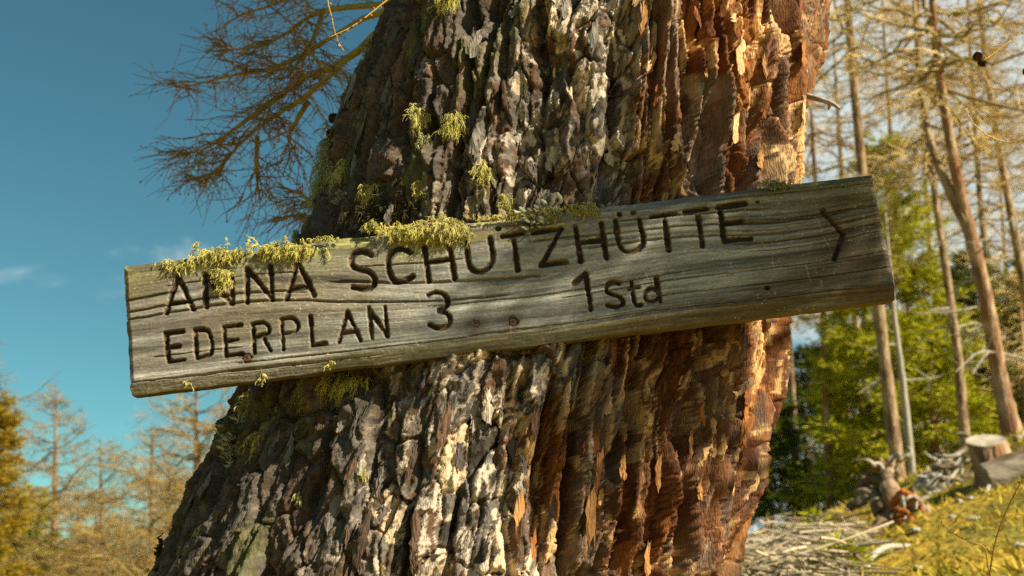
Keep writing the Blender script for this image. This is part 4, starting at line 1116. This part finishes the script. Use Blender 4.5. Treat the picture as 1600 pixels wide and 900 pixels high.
# ------------------------------------------------------------------ lichens
def lichen_mat(name, c, second):
    return material(name, c, 0.9, 0.1, var=0.3, scale=120.0, second=second, second_scale=40.0, per_island=0.35, trans=0.15)
M_wolf = lichen_mat('yellow_beard_lichen', (0.58, 0.53, 0.14), (0.44, 0.41, 0.12))
M_pale = lichen_mat('pale_beard_lichen', (0.62, 0.57, 0.20), (0.48, 0.44, 0.15))
M_olive = lichen_mat('olive_beard_lichen', (0.44, 0.43, 0.20), (0.30, 0.29, 0.13))
M_grey = lichen_mat('grey_leaf_lichen', (0.32, 0.33, 0.23), (0.2, 0.2, 0.13))
M_dark = lichen_mat('dark_moss', (0.075, 0.062, 0.022), (0.05, 0.045, 0.02))
def beard(rg, w, up, ln, n1=60, n2=10, grav=1.0, r=0.0009, outw=0.6, curl=0.35):
    """Hanging strands from a patch w wide and `up` high: x sideways, -y outwards, z up."""
    K = 6
    p = np.stack([rg.normal(size=n1) * w * 0.42, rg.uniform(-0.004, 0.002, n1), rg.normal(size=n1) * up * 0.42], -1)
    d = unit(np.stack([rg.normal(size=n1) * 0.65, -outw * np.abs(rg.normal(size=n1)) - 0.25, rg.normal(size=n1) * 0.55 - 0.2 * grav], -1))
    def grow(p, d, L):
        m = len(p)
        out = [p]
        st = (L / (K - 1))[:, None]
        for k in range(K - 1):
            d = unit(d + np.array((0, 0, -0.38 * grav)) + rg.normal(size=(m, 3)) * curl)
            p = p + d * st
            p[:, 1] = np.minimum(p[:, 1], -0.001 + 0.0 * p[:, 1])
            out.append(p)
        return np.stack(out, 1)
    A = grow(p.copy(), d, ln * (0.45 + 0.75 * rg.random(n1)))
    m = n1 * n2
    kk = np.repeat(np.arange(n1), n2)
    q, dd = path_eval(A[kk], 0.1 + 0.9 * rg.random(m))
    B = grow(q.copy(), unit(dd + rg.normal(size=(m, 3)) * 0.8), ln * (0.15 + 0.32 * rg.random(m)))
    g = Geo()
    g.add(*tubes(A[:, [0, 2, 4, 5]], np.full((n1, 4), r * 1.3) * np.linspace(1, 0.5, 4)[None], 3))
    g.add(*tubes(B[:, [0, 2, 5]], np.full((m, 3), r * 0.85) * np.linspace(1, 0.45, 3)[None], 3))
    return g
def leafy(rg, w, up, n=70, size=0.011):
    """A rosette of curled grey lobes."""
    g = Geo()
    for k in range(n):
        p = np.array((rg.normal() * w * 0.4, -0.001, rg.normal() * up * 0.4))
        a = rg.uniform(0, 6.28)
        d = np.array((math.cos(a), -rg.uniform(0.2, 0.9), math.sin(a))); d /= np.linalg.norm(d)
        s = np.cross(d, (0.2, -1, 0.1)); s /= np.linalg.norm(s)
        L = size * rg.uniform(0.5, 1.4); wd = size * rg.uniform(0.18, 0.4)
        c = np.array([p + d * L * t + np.array((0, -0.4 * L * t * t, 0)) + s * L * 0.35 * math.sin(t * 3 + a) * t for t in (0, 0.35, 0.7, 1.0)])
        ww = np.array((0.5, 0.9, 1.1, 0.35)) * wd
        V = np.concatenate([c - s * ww[:, None], c + s * ww[:, None]])
        V = np.concatenate([V, V + np.array((0, 0.0008, 0))])
        q = [(i, i + 1, i + 5, i + 4) for i in range(3)] + [(i + 9, i + 8, i + 12, i + 13) for i in range(3)] + [(0, 8, 9, 1), (1, 9, 10, 2), (2, 10, 11, 3), (5, 13, 12, 4), (6, 14, 13, 5), (7, 15, 14, 6), (3, 11, 15, 7)]
        g.add(V, np.array(q))
    return g
rg = np.random.default_rng(303)
def lichen(label, geo, mat, pos, rz=0.0, group=None, name='beard_lichen'):
    o = geo.build(name, mat)
    o.location = pos
    o.rotation_euler = (0, 0, rz)
    tag(o, label, 'lichen', group)
    return o
GLB = 'lichen tufts along the top edge of the board'
def board_px(px, py, out=0.0):
    """Point on the board's face plane seen at a photo position."""
    r = ray(px, py)
    return EYE + r * ((B_C[1] - out) / r[1])
for (lab, px, py, w, up, ln, n1, n2, mat) in [
        ('small yellow lichen tuft nearest the left end of the board top', 283, 414, 0.030, 0.012, 0.016, 34, 8, M_wolf),
        ('big yellow lichen beard on the top edge above the first N of ANNA', 345, 394, 0.044, 0.012, 0.028, 60, 12, M_wolf),
        ('yellow lichen clump hanging down over the first N of ANNA', 350, 432, 0.013, 0.020, 0.026, 30, 12, M_wolf),
        ('long yellow lichen cushion on the board top above the last A of ANNA', 440, 386, 0.066, 0.014, 0.030, 80, 12, M_wolf),
        ('thin yellow lichen strip on the board edge above the gap before the S', 505, 374, 0.040, 0.004, 0.010, 40, 8, M_wolf),
        ('small pale lichen sprig on the board top above the S', 583, 352, 0.018, 0.008, 0.022, 24, 10, M_wolf),
        ('yellow lichen tuft on the board top above the C', 642, 358, 0.040, 0.012, 0.034, 60, 12, M_wolf),
        ('bushiest yellow lichen beard hanging over the H of the top line', 703, 352, 0.036, 0.012, 0.040, 80, 14, M_pale),
        ('thin yellow lichen strip between the bushy beard and the leafy grey lichen', 795, 338, 0.066, 0.005, 0.014, 60, 10, M_wolf),
        ('yellow lichen fringe hanging beside the screw above the Z', 858, 330, 0.020, 0.010, 0.022, 30, 10, M_wolf),
        ('flat green lichen mat on the board top left of the second H', 905, 327, 0.044, 0.014, 0.014, 60, 9, M_wolf),
        ('dark olive lichen tuft on the board top right of the last E', 1210, 286, 0.026, 0.006, 0.014, 50, 10, M_olive)]:
    pos = board_px(px, py, 0.001)
    lichen(lab, beard(rg, w, up * 0.8, ln * 0.72, int(n1 * 1.6), int(n2 * 1.5) + 4, grav=0.9, outw=0.45, r=0.00058), mat, pos, 0, GLB)
lichen('curled grey leaf lichen above the Z, between yellow tufts', leafy(rg, 0.035, 0.018, 60, 0.012), M_grey, board_px(845, 335, 0.002), 0, GLB, 'leaf_lichen')
for (lab, px, py) in [('yellow lichen speck on the lower edge under the first E of EDERPLAN', 295, 597), ('pale lichen tuft on the lower edge right of the lower screw', 411, 588), ('tiny pale lichen speck on the lower edge under the N of EDERPLAN', 517, 563)]:
    lichen(lab, beard(rg, 0.006, 0.008, 0.012, 14, 8, r=0.0008), M_pale, board_px(px, py, -0.012), 0, 'lichen specks on the lower edge')
GLT = 'lichens hanging on the bark of the old larch'
for (lab, px, py, w, up, ln, n1, n2, mat) in [
        ('long olive lichen curtain on the upper left flank of the trunk', 553, 150, 0.048, 0.11, 0.060, 110, 12, M_olive),
        ('olive lichen curtain bulging from the trunk edge beside the two cones', 545, 205, 0.040, 0.08, 0.055, 90, 12, M_olive),
        ('bright pale lichen pompom on the left flank above the board', 553, 265, 0.026, 0.020, 0.044, 60, 14, M_pale),
        ('broad olive lichen beard under and left of the pale pompom', 532, 290, 0.044, 0.05, 0.060, 90, 12, M_olive),
        ('bright pale lichen tuft high on the trunk, straight above the C', 671, 185, 0.012, 0.022, 0.042, 46, 12, M_pale),
        ('greenish lichen tail hanging just below the bright tuft above the C', 681, 228, 0.010, 0.016, 0.030, 24, 10, M_olive),
        ('green lichen beard right of the bright tuft high on the trunk', 717, 196, 0.012, 0.022, 0.046, 44, 12, M_wolf),
        ('large lichen beard hanging from the trunk at the top of the picture', 718, 12, 0.022, 0.035, 0.050, 60, 12, M_wolf),
        ('lichen streak at the top left edge of the trunk', 615, 30, 0.014, 0.04, 0.040, 50, 10, M_olive),
        ('small pale lichen tuft on the bark above the H', 648, 286, 0.010, 0.010, 0.026, 30, 10, M_pale),
        ('small green lichen tuft on the bark a little left of the one above the H', 598, 303, 0.014, 0.010, 0.032, 34, 10, M_wolf),
        ('small yellow lichen streak on the bark above the bushy beard', 674, 300, 0.010, 0.016, 0.028, 26, 10, M_wolf),
        ('thin yellow lichen streak on the bark above the T', 765, 280, 0.007, 0.03, 0.035, 22, 8, M_wolf),
        ('green lichen patch on the bark touching the board above the T', 790, 318, 0.014, 0.02, 0.026, 34, 9, M_wolf),
        ('yellow-green lichen patch on the far left bark right above the board', 500, 350, 0.022, 0.016, 0.030, 40, 10, M_olive),
        ('large green lichen beard alone on the left bark below the board', 421, 685, 0.020, 0.022, 0.050, 60, 14, M_wolf),
        ('broad green lichen beard hanging under the board below PLAN', 548, 594, 0.034, 0.016, 0.060, 80, 12, M_wolf),
        ('olive lichen beard hanging under the board left of the broad one', 490, 600, 0.018, 0.020, 0.055, 50, 10, M_olive),
        ('long olive lichen streak at the trunk edge right under the board', 408, 640, 0.014, 0.05, 0.040, 50, 10, M_olive),
        ('thin green lichen streak low on the left flank of the trunk', 333, 830, 0.008, 0.024, 0.030, 26, 8, M_wolf),
        ('tiny yellow lichen sprig on the bark below the numeral 3', 575, 738, 0.010, 0.012, 0.020, 20, 9, M_wolf),
        ('tiny pale lichen sprig on the bark at lower left centre', 474, 778, 0.006, 0.008, 0.018, 14, 8, M_pale),
        ('green lichen sprig on the trunk edge at the bottom left corner', 262, 885, 0.012, 0.014, 0.022, 26, 8, M_wolf),
        ('tiny grey-green lichen sprig on the bark under the olive beard below the board', 526, 690, 0.008, 0.010, 0.020, 16, 8, M_olive)]:
    th, z = trunk_hit(px, py)
    pt, nn, _, _ = bark_point(th, z)
    lichen(lab, beard(rg, w, up * 0.8, ln * 0.72, int(n1 * 1.3), int(n2 * 1.3) + 3, grav=1.2, outw=0.35, r=0.0006), mat, pt + nn * 0.002, math.atan2(nn[1], nn[0]) + math.pi / 2, GLT)
for (lab, px, py, w, up, n, sz, mat) in [
        ('grey leaf lichen tangle under the pale pompom', 547, 312, 0.03, 0.012, 50, 0.010, M_grey),
        ('dark leafy lichen sticking out of the trunk edge left of the pale pompom', 516, 268, 0.022, 0.03, 70, 0.011, M_dark),
        ('grey leaf lichen on the bark left of the bright tuft', 607, 215, 0.014, 0.006, 22, 0.009, M_grey),
        ('grey leaf lichen tangle on the left flank below the board', 388, 705, 0.04, 0.05, 90, 0.010, M_grey),
        ('grey leaf lichen just right of the trunk edge under the board', 375, 668, 0.02, 0.012, 40, 0.010, M_grey),
        ('dark leafy lichen jutting from the trunk edge at the bottom left corner', 252, 868, 0.02, 0.03, 60, 0.011, M_dark),
        ('small grey leaf lichen on the left bark near the green streak', 330, 780, 0.02, 0.02, 36, 0.009, M_grey)]:
    th, z = trunk_hit(px, py)
    pt, nn, _, _ = bark_point(th, z)
    lichen(lab, leafy(rg, w, up, n, sz), mat, pt + nn * 0.001, math.atan2(nn[1], nn[0]) + math.pi / 2, GLT, 'leaf_lichen')
th, z = trunk_hit(622, 335); pt, nn, _, _ = bark_point(th, z)
lichen('dark brown moss cushion on the bark just above the board, left of the bushy beard', beard(rg, 0.085, 0.03, 0.030, 120, 10, grav=0.8, r=0.0009), M_dark, pt + nn * 0.001, math.atan2(nn[1], nn[0]) + math.pi / 2, None, 'moss_cushion')

# ------------------------------------------------------------------ things on the slope
M_heart = material('cut_wood', (0.42, 0.38, 0.30), 0.85, 0.15, var=0.25, scale=14.0, second=(0.24, 0.20, 0.14), second_scale=7.0)
M_oldlog = material('dark_log', (0.13, 0.095, 0.06), 0.9, 0.15, var=0.45, scale=9.0, stretch=(0.3, 1, 1), bump=0.03, bump_scale=16.0, second=(0.24, 0.21, 0.16), second_scale=4.0)
M_root = material('rotten_root', (0.20, 0.13, 0.07), 0.9, 0.15, var=0.45, scale=12.0, second=(0.33, 0.27, 0.19), second_scale=6.0, bump=0.03, bump_scale=20.0)
M_rotred = material('crumbling_red_wood', (0.33, 0.12, 0.03), 0.95, 0.1, var=0.4, scale=14.0, bump=0.03, bump_scale=25.0)
M_stone = material('pale_stone', (0.40, 0.385, 0.33), 0.85, 0.2, var=0.25, scale=12.0, bump=0.02, bump_scale=20.0)
M_stick = material('bleached_sticks', (0.36, 0.30, 0.20), 0.9, 0.15, var=0.3, scale=8.0, per_island=0.65)
def slope(px, py):
    """Where the line of sight through a photo point meets the ground."""
    r = ray(px, py)
    for d in np.arange(3.0, 60.0, 0.05):
        q = EYE + r * d
        if q[2] < float(ground_z(q[0], q[1])) + 0.03:
            return np.array((q[0], q[1], float(ground_z(q[0], q[1]))))
    q = EYE + r * 16.0
    return np.array((q[0], q[1], float(ground_z(q[0], q[1]))))
def log_geo(rg, a, b, r0, r1, n=14, sides=18, rough=0.10, bend=0.03):
    c = spline(np.array([a, (np.array(a) + b) / 2 + rg.normal(size=3) * bend, b]), n)
    V, F = tubes(c, np.linspace(r0, r1, n), sides)
    Vc = V.reshape(n, sides, 3)
    Vc = c[:, None] + (Vc - c[:, None]) * (1 + rough * (rg.random((n, sides)) - 0.5) + rough * 1.6 * (rg.random((1, sides)) - 0.5))[..., None]
    return Vc, F
def cap(ring, inward):
    cen = ring.mean(0)
    rings = [ring, cen + (ring - cen) * 0.66 + inward * 0.008, cen + (ring - cen) * 0.33 + inward * 0.002]
    s = len(ring)
    V = np.concatenate(rings + [cen[None]])
    F = [(k * s + i, k * s + (i + 1) % s, (k + 1) * s + (i + 1) % s, (k + 1) * s + i) for k in range(2) for i in range(s)]
    T = [(2 * s + i, 2 * s + (i + 1) % s, 3 * s) for i in range(s)]
    return V, [np.array(F), np.array(T)]
rg = np.random.default_rng(404)
def fallen_log(label, a, b, r0, r1, mat, face_a=True, group=None):
    a, b = np.array(a), np.array(b)
    root = empty('fallen_log', (a + b) / 2)
    tag(root, label, 'log', group)
    Vc, F = log_geo(rg, a, b, r0, r1)
    o = np.array(root.location)
    link('log_bark', mesh_data('log_bark', Vc.reshape(-1, 3) - o, F, mat), root)
    ax = unit(b - a)
    V, Fs = cap(Vc[0] - o, ax); link('cut_end', mesh_data('cut_end', V, Fs, M_heart if face_a else M_oldlog, False), root)
    V, Fs = cap(Vc[-1] - o, -ax); link('cut_end', mesh_data('cut_end', V, Fs, M_heart, False), root)
    return root
def stump(label, pos, r, h, lean=(0, 0), mat=M_redbark, top=M_heart, flare=1.5):
    root = empty('tree_stump', pos)
    tag(root, label, 'stump')
    n, s = 9, 22
    t = np.linspace(0, 1, n)
    a = np.arange(s) * 2 * math.pi / s
    lob = 1 + 0.22 * np.sin(a * 5 + 1) * 0.6
    rr = r * (1 + (flare - 1) * np.exp(-t * 5))[:, None] * (1 + (lob - 1) * np.exp(-t * 4)[:, None]) * (1 + 0.06 * (rg.random((n, s)) - 0.5) + 0.12 * (rg.random((1, s)) - 0.5))
    V = np.stack([rr * np.cos(a) + (lean[0] * t * h)[:, None], rr * np.sin(a) + (lean[1] * t * h)[:, None], (t * h - 0.12)[:, None] * np.ones((1, s)) + 0.42 * r * (t[:, None] ** 3) * np.sin(a + 0.3)[None]], -1)
    k, i = np.meshgrid(np.arange(n - 1), np.arange(s), indexing='ij')
    b = k * s
    F = np.stack([b + i, b + (i + 1) % s, b + s + (i + 1) % s, b + s + i], -1).reshape(-1, 4)
    link('stump_side', mesh_data('stump_side', V.reshape(-1, 3), F, mat), root)
    Vt, Fs = cap(V[-1], np.array((0, 0, -1.0))); link('cut_face', mesh_data('cut_face', Vt, Fs, top, False), root)
    return root
p = slope(1562, 742); dst = (p - EYE) @ np.array((0, CT, ST))
stump('sawn red-barked stump with a pale cut top beside the dark log', p, 30 / 2000 * dst, 62 / 2000 * dst + 0.1, lean=(-0.22, 0.0))
pa = at(1542, 752, dst * 0.93); pb = at(1690, 690, dst * 0.93)
fallen_log('thick dark weathered log with a sawn end beside the pale-topped stump', pa, pb, 0.145, 0.15, M_oldlog, face_a=False)
# overturned stump with its roots
def gnarl(name, label, pos, d, arms, blobs, cat='stump'):
    root = empty(name, pos)
    tag(root, label, cat)
    o = np.array(pos)
    for (pname, pts, r0, r1, mat) in arms:
        c = spline(np.array([at(x, y, d + dd) for x, y, dd in pts]) - o, 18)
        V, F = tubes(c, np.linspace(r0, r1, 18) * (1 + 0.16 * rg.normal(size=18)), 11)
        V = V + rg.normal(size=V.shape) * r0 * 0.10
        link(pname, mesh_data(pname, V, F, mat), root)
    for k in range(44):
        i = rg.integers(len(arms)); pts = arms[i][1]
        x, y, dd = pts[rg.integers(1, len(pts))]
        a = rg.uniform(0, 6.28); l = rg.uniform(12, 42)
        q = [(x, y, dd), (x + l * 0.5 * math.cos(a) + rg.normal() * 4, y + l * 0.4 * math.sin(a) + rg.normal() * 4, dd + rg.normal() * 0.05), (x + l * math.cos(a), y + l * 0.8 * math.sin(a) + 5, dd + rg.normal() * 0.12)]
        c = spline(np.array([at(xx, yy, d + z_) for xx, yy, z_ in q]) - o, 8)
        link('root', mesh_data('root', *tubes(c, np.linspace(rg.uniform(0.012, 0.03), 0.005, 8), 6), arms[i][4] if rg.random() < 0.6 else M_deadbark), root)
    return root
pg = slope(1395, 815); dg = float((pg - EYE) @ np.array((0, CT, ST)))
gnarl('uprooted_stump', 'gnarled uprooted stump with twisted roots on the yellow slope', pg, dg,
      [('root', [(1388, 830, 0), (1392, 780, 0), (1386, 745, .05), (1392, 722, .1), (1412, 716, .1)], 0.085, 0.02, M_root),
       ('root', [(1380, 800, 0), (1362, 770, .1), (1340, 785, .1), (1322, 795, .15)], 0.07, 0.02, M_oldlog),
       ('root', [(1400, 800, -.1), (1370, 825, -.2), (1345, 850, -.3), (1325, 872, -.35)], 0.06, 0.02, M_root),
       ('root', [(1410, 800, 0), (1430, 785, -.1), (1448, 800, -.15), (1455, 815, -.15)], 0.06, 0.02, M_root),
       ('root', [(1395, 790, -.1), (1408, 770, -.2), (1425, 775, -.2), (1436, 790, -.2)], 0.035, 0.012, M_rotred),
       ('root', [(1400, 815, -.15), (1415, 808, -.2), (1428, 815, -.2)], 0.045, 0.02, M_rotred),
       ('root', [(1385, 760, .1), (1372, 748, .1), (1352, 752, .2), (1338, 768, .2)], 0.06, 0.02, M_oldlog),
       ('root', [(1390, 740, .1), (1378, 728, .1), (1368, 731, .1)], 0.05, 0.015, M_root)], 0)
pt_ = slope(1478, 762); dt_ = float((pt_ - EYE) @ np.array((0, CT, ST)))
gnarl('root_tangle', 'tangle of pale grey roots and broken timber left of the sawn stump', pt_, dt_,
      [('root', [(1440, 768, 0), (1462, 748, 0), (1485, 742, .1), (1512, 722, .2)], 0.06, 0.02, M_deadbark),
       ('root', [(1455, 775, -.1), (1475, 760, -.1), (1492, 735, 0), (1500, 712, .1)], 0.05, 0.015, M_deadbark),
       ('root', [(1470, 770, -.1), (1482, 752, -.1), (1478, 735, 0), (1462, 728, .1)], 0.045, 0.015, M_oldlog),
       ('root', [(1500, 755, 0), (1520, 738, 0), (1530, 712, .1), (1526, 692, .1)], 0.05, 0.02, M_oldlog),
       ('root', [(1432, 760, .1), (1448, 738, .1), (1470, 722, .2)], 0.035, 0.012, M_deadbark)], 0, cat='roots')
p = slope(1312, 862); dd_ = float((p - EYE) @ np.array((0, CT, ST)))
stump('small grey broken stump with a pale split side in front of the brush heap', p, 17 / 2000 * dd_, 34 / 2000 * dd_ + 0.1, mat=M_deadbark)
# long fallen timber below the trees
GD = 'dead timber lying along the foot of the trees'
for (lab, a, b, r, mat) in [
        ('dark fallen trunk slanting up to the stump', (1440, 765), (1530, 690), 0.075, M_oldlog),
        ('pale bare pole lying below the dark fallen trunk', (1428, 768), (1478, 735), 0.035, M_deadbark),
        ('pale split timber beside the stump, pointing right', (1590, 690), (1650, 660), 0.05, M_deadbark),
        ('brown log lying behind the brush heap', (1232, 826), (1300, 836), 0.07, M_oldlog),
        ('thin grey log crossing the brush heap toward the small stump', (1250, 872), (1310, 850), 0.045, M_deadbark),
        ('grey stick lying in the turf left of the big log', (1495, 782), (1545, 758), 0.022, M_deadbark),
        ('bleached branch lying across the front of the uprooted stump', (1340, 888), (1420, 850), 0.018, M_deadbark)]:
    A_, B_ = slope(*a), slope(*b)
    fallen_log(lab, A_ + (0, 0, r * 0.8), B_ + (0, 0, r * 0.8), r, r * 0.8, mat, face_a=True, group=GD)
# brush heap
heap = Geo()
for k in range(950):
    c = slope(rg.uniform(1165, 1345), rg.uniform(833, 930) if k > 120 else rg.uniform(838, 870))
    a = rg.uniform(0, 6.28); L = rg.uniform(0.06, 0.42)
    e = np.array((math.cos(a) * L, math.sin(a) * L, rg.normal() * L * 0.22))
    c = c + (0, 0, abs(rg.normal()) * 0.10)
    r = rg.uniform(0.0022, 0.0085) * (1.6 if k % 9 == 0 else 1)
    heap.add(*tubes(spline(np.array([c - e / 2, c + rg.normal(size=3) * L * 0.03, c + e / 2]), 5), np.linspace(r, r * 0.5, 5), 5))
tag(heap.build('brush_heap', M_stick), 'heap of bleached sticks and chips at the foot of the big trunk', 'brush heap', kind='stuff')
for k in range(8):
    c = slope(rg.uniform(1175, 1330), rg.uniform(840, 900))
    a = rg.uniform(-0.9, 0.9); L = rg.uniform(0.4, 0.9)
    e = np.array((math.cos(a) * L, math.sin(a) * L, rg.uniform(-0.1, 0.25) * L))
    o = Geo().add(*tubes(spline(np.array([-e / 2, rg.normal(size=3) * L * 0.07, e / 2]), 8), np.linspace(0.02, 0.008, 8), 7)).build('dead_branch', M_deadbark)
    o.location = c + (0, 0, 0.12)
    tag(o, 'bleached dead branch lying on the brush heap right of the big trunk', 'branch', 'dead branches on the brush heap')
# pale stones in the turf
STONES = [('brightest white stone, at the upper end of the turf beside the thin red-brown trunk', 1340, 808, 9), ('pale stone just below the big log', 1520, 800, 9), ('small pale stone left of the one below the log', 1488, 798, 7),
          ('pale stone close under the uprooted stump', 1430, 818, 8), ('flat pale stone at the right edge of the turf', 1592, 840, 9), ('small stone on the turf between the log and the uprooted stump', 1518, 770, 8),
          ('pale rounded stone below the grey timber', 1452, 770, 12), ('low white stone in the middle of the turf', 1432, 875, 7), ('small white chip in the lower turf', 1365, 893, 6)]
for (lab, px, py, s) in STONES:
    c = slope(px, py + s * 0.6); d_ = float((c - EYE) @ np.array((0, CT, ST)))
    r = s / 2000 * d_
    a = np.arange(9) * 2 * math.pi / 9
    rings = [(0.75, -0.5), (1.05, 0.0), (0.85, 0.55), (0.4, 0.85)]
    V = np.concatenate([np.stack([r * q * np.cos(a) * (1.25 + 0.2 * rg.random(9)), r * q * np.sin(a) * (0.85 + 0.3 * rg.random(9)), r * z * (0.45 + 0.35 * rg.random(9))], -1) for q, z in rings] + [np.array([(0, 0, r * 0.55)])])
    F = [(k * 9 + i, k * 9 + (i + 1) % 9, (k + 1) * 9 + (i + 1) % 9, (k + 1) * 9 + i) for k in range(3) for i in range(9)]
    T = [(27 + i, 27 + (i + 1) % 9, 36) for i in range(9)]
    o = link('stone', mesh_data('stone', V, [np.array(F), np.array(T)], M_stone, False), None, c, (0, 0, rg.uniform(0, 6)))
    tag(o, lab, 'stone', 'pale stones in the turf')
# turf: tufts of dry grass
m = 52000
tx, ty = rg.uniform(0.6, 11.0, m), 3.5 + 17.5 * rg.random(m) ** 1.3
keep_ = (tx / ty > 0.15) & (tx / ty < 0.62)
tx, ty = tx[keep_], ty[keep_]
pat = fbm(tx * 1.6, ty * 1.6, 3, 120)
sel = rg.random(len(tx)) < sstep(0.30, 0.62, pat) + 0.15
tx, ty = tx[sel], ty[sel]
tz = ground_z(tx, ty) + (fbm(tx * 1.3, ty * 1.3, 4, 3) - 0.5) * 0.22 - 0.02
m = len(tx)
B0 = np.stack([tx, ty, tz], -1)
L = 0.05 + 0.09 * rg.random(m)
tipd = unit(rg.normal(size=(m, 3)) * (0.9, 0.9, 0.25) + (0, 0, 0.75))
sd = unit(np.cross(tipd, rg.normal(size=(m, 3))))
wd = 0.006 + 0.008 * rg.random(m)
V = np.stack([B0 - sd * wd[:, None], B0 + sd * wd[:, None], B0 + tipd * L[:, None] * 0.6 + sd * wd[:, None] * 0.6 + (0, 0, 0.0), B0 + tipd * L[:, None] + (0, 0, -0.01)], 1).reshape(-1, 3)
M_grass = material('dry_grass', (0.52, 0.37, 0.05), 0.9, 0.1, var=0.3, scale=2.2, per_island=0.45, second=(0.22, 0.21, 0.03), second_scale=1.1, second_lo=0.48, second_hi=0.62, trans=0.2)
tag(link('grass', mesh_data('grass', V, np.arange(m * 4).reshape(-1, 4), M_grass, False)), 'short dry yellow grass and moss covering the slope', 'grass', kind='stuff')
# young larch shoot in the lower right corner
sb = at(1547, 930, 2.75); sz = float(ground_z(sb[0], sb[1]))
sap = empty('larch_sapling', (sb[0], sb[1], sz))
tag(sap, 'leafless larch shoot with two thin knobbly prongs at the lower right corner', 'sapling')
so = np.array(sap.location)
link('stem', mesh_data('stem', *tubes(spline(np.array([so, so * (1, 1, 0) + (0, 0, (sz + sb[2]) / 2), sb]) - so, 10), np.linspace(0.006, 0.0035, 10), 6), M_bud), sap)
knobbly('prong', rg, [run([(1547, 932), (1547, 895), (1552, 862), (1560, 830), (1572, 800), (1585, 772), (1600, 745), (1615, 718)], 2.75, 2.6)], 0.0021, sap, so, bud=0.0034, step=0.017)
knobbly('prong', rg, [run([(1547, 905), (1543, 880), (1538, 855), (1520, 848), (1497, 838), (1480, 825), (1470, 816)], 2.75, 2.7)], 0.0019, sap, so, bud=0.0026, step=0.02)
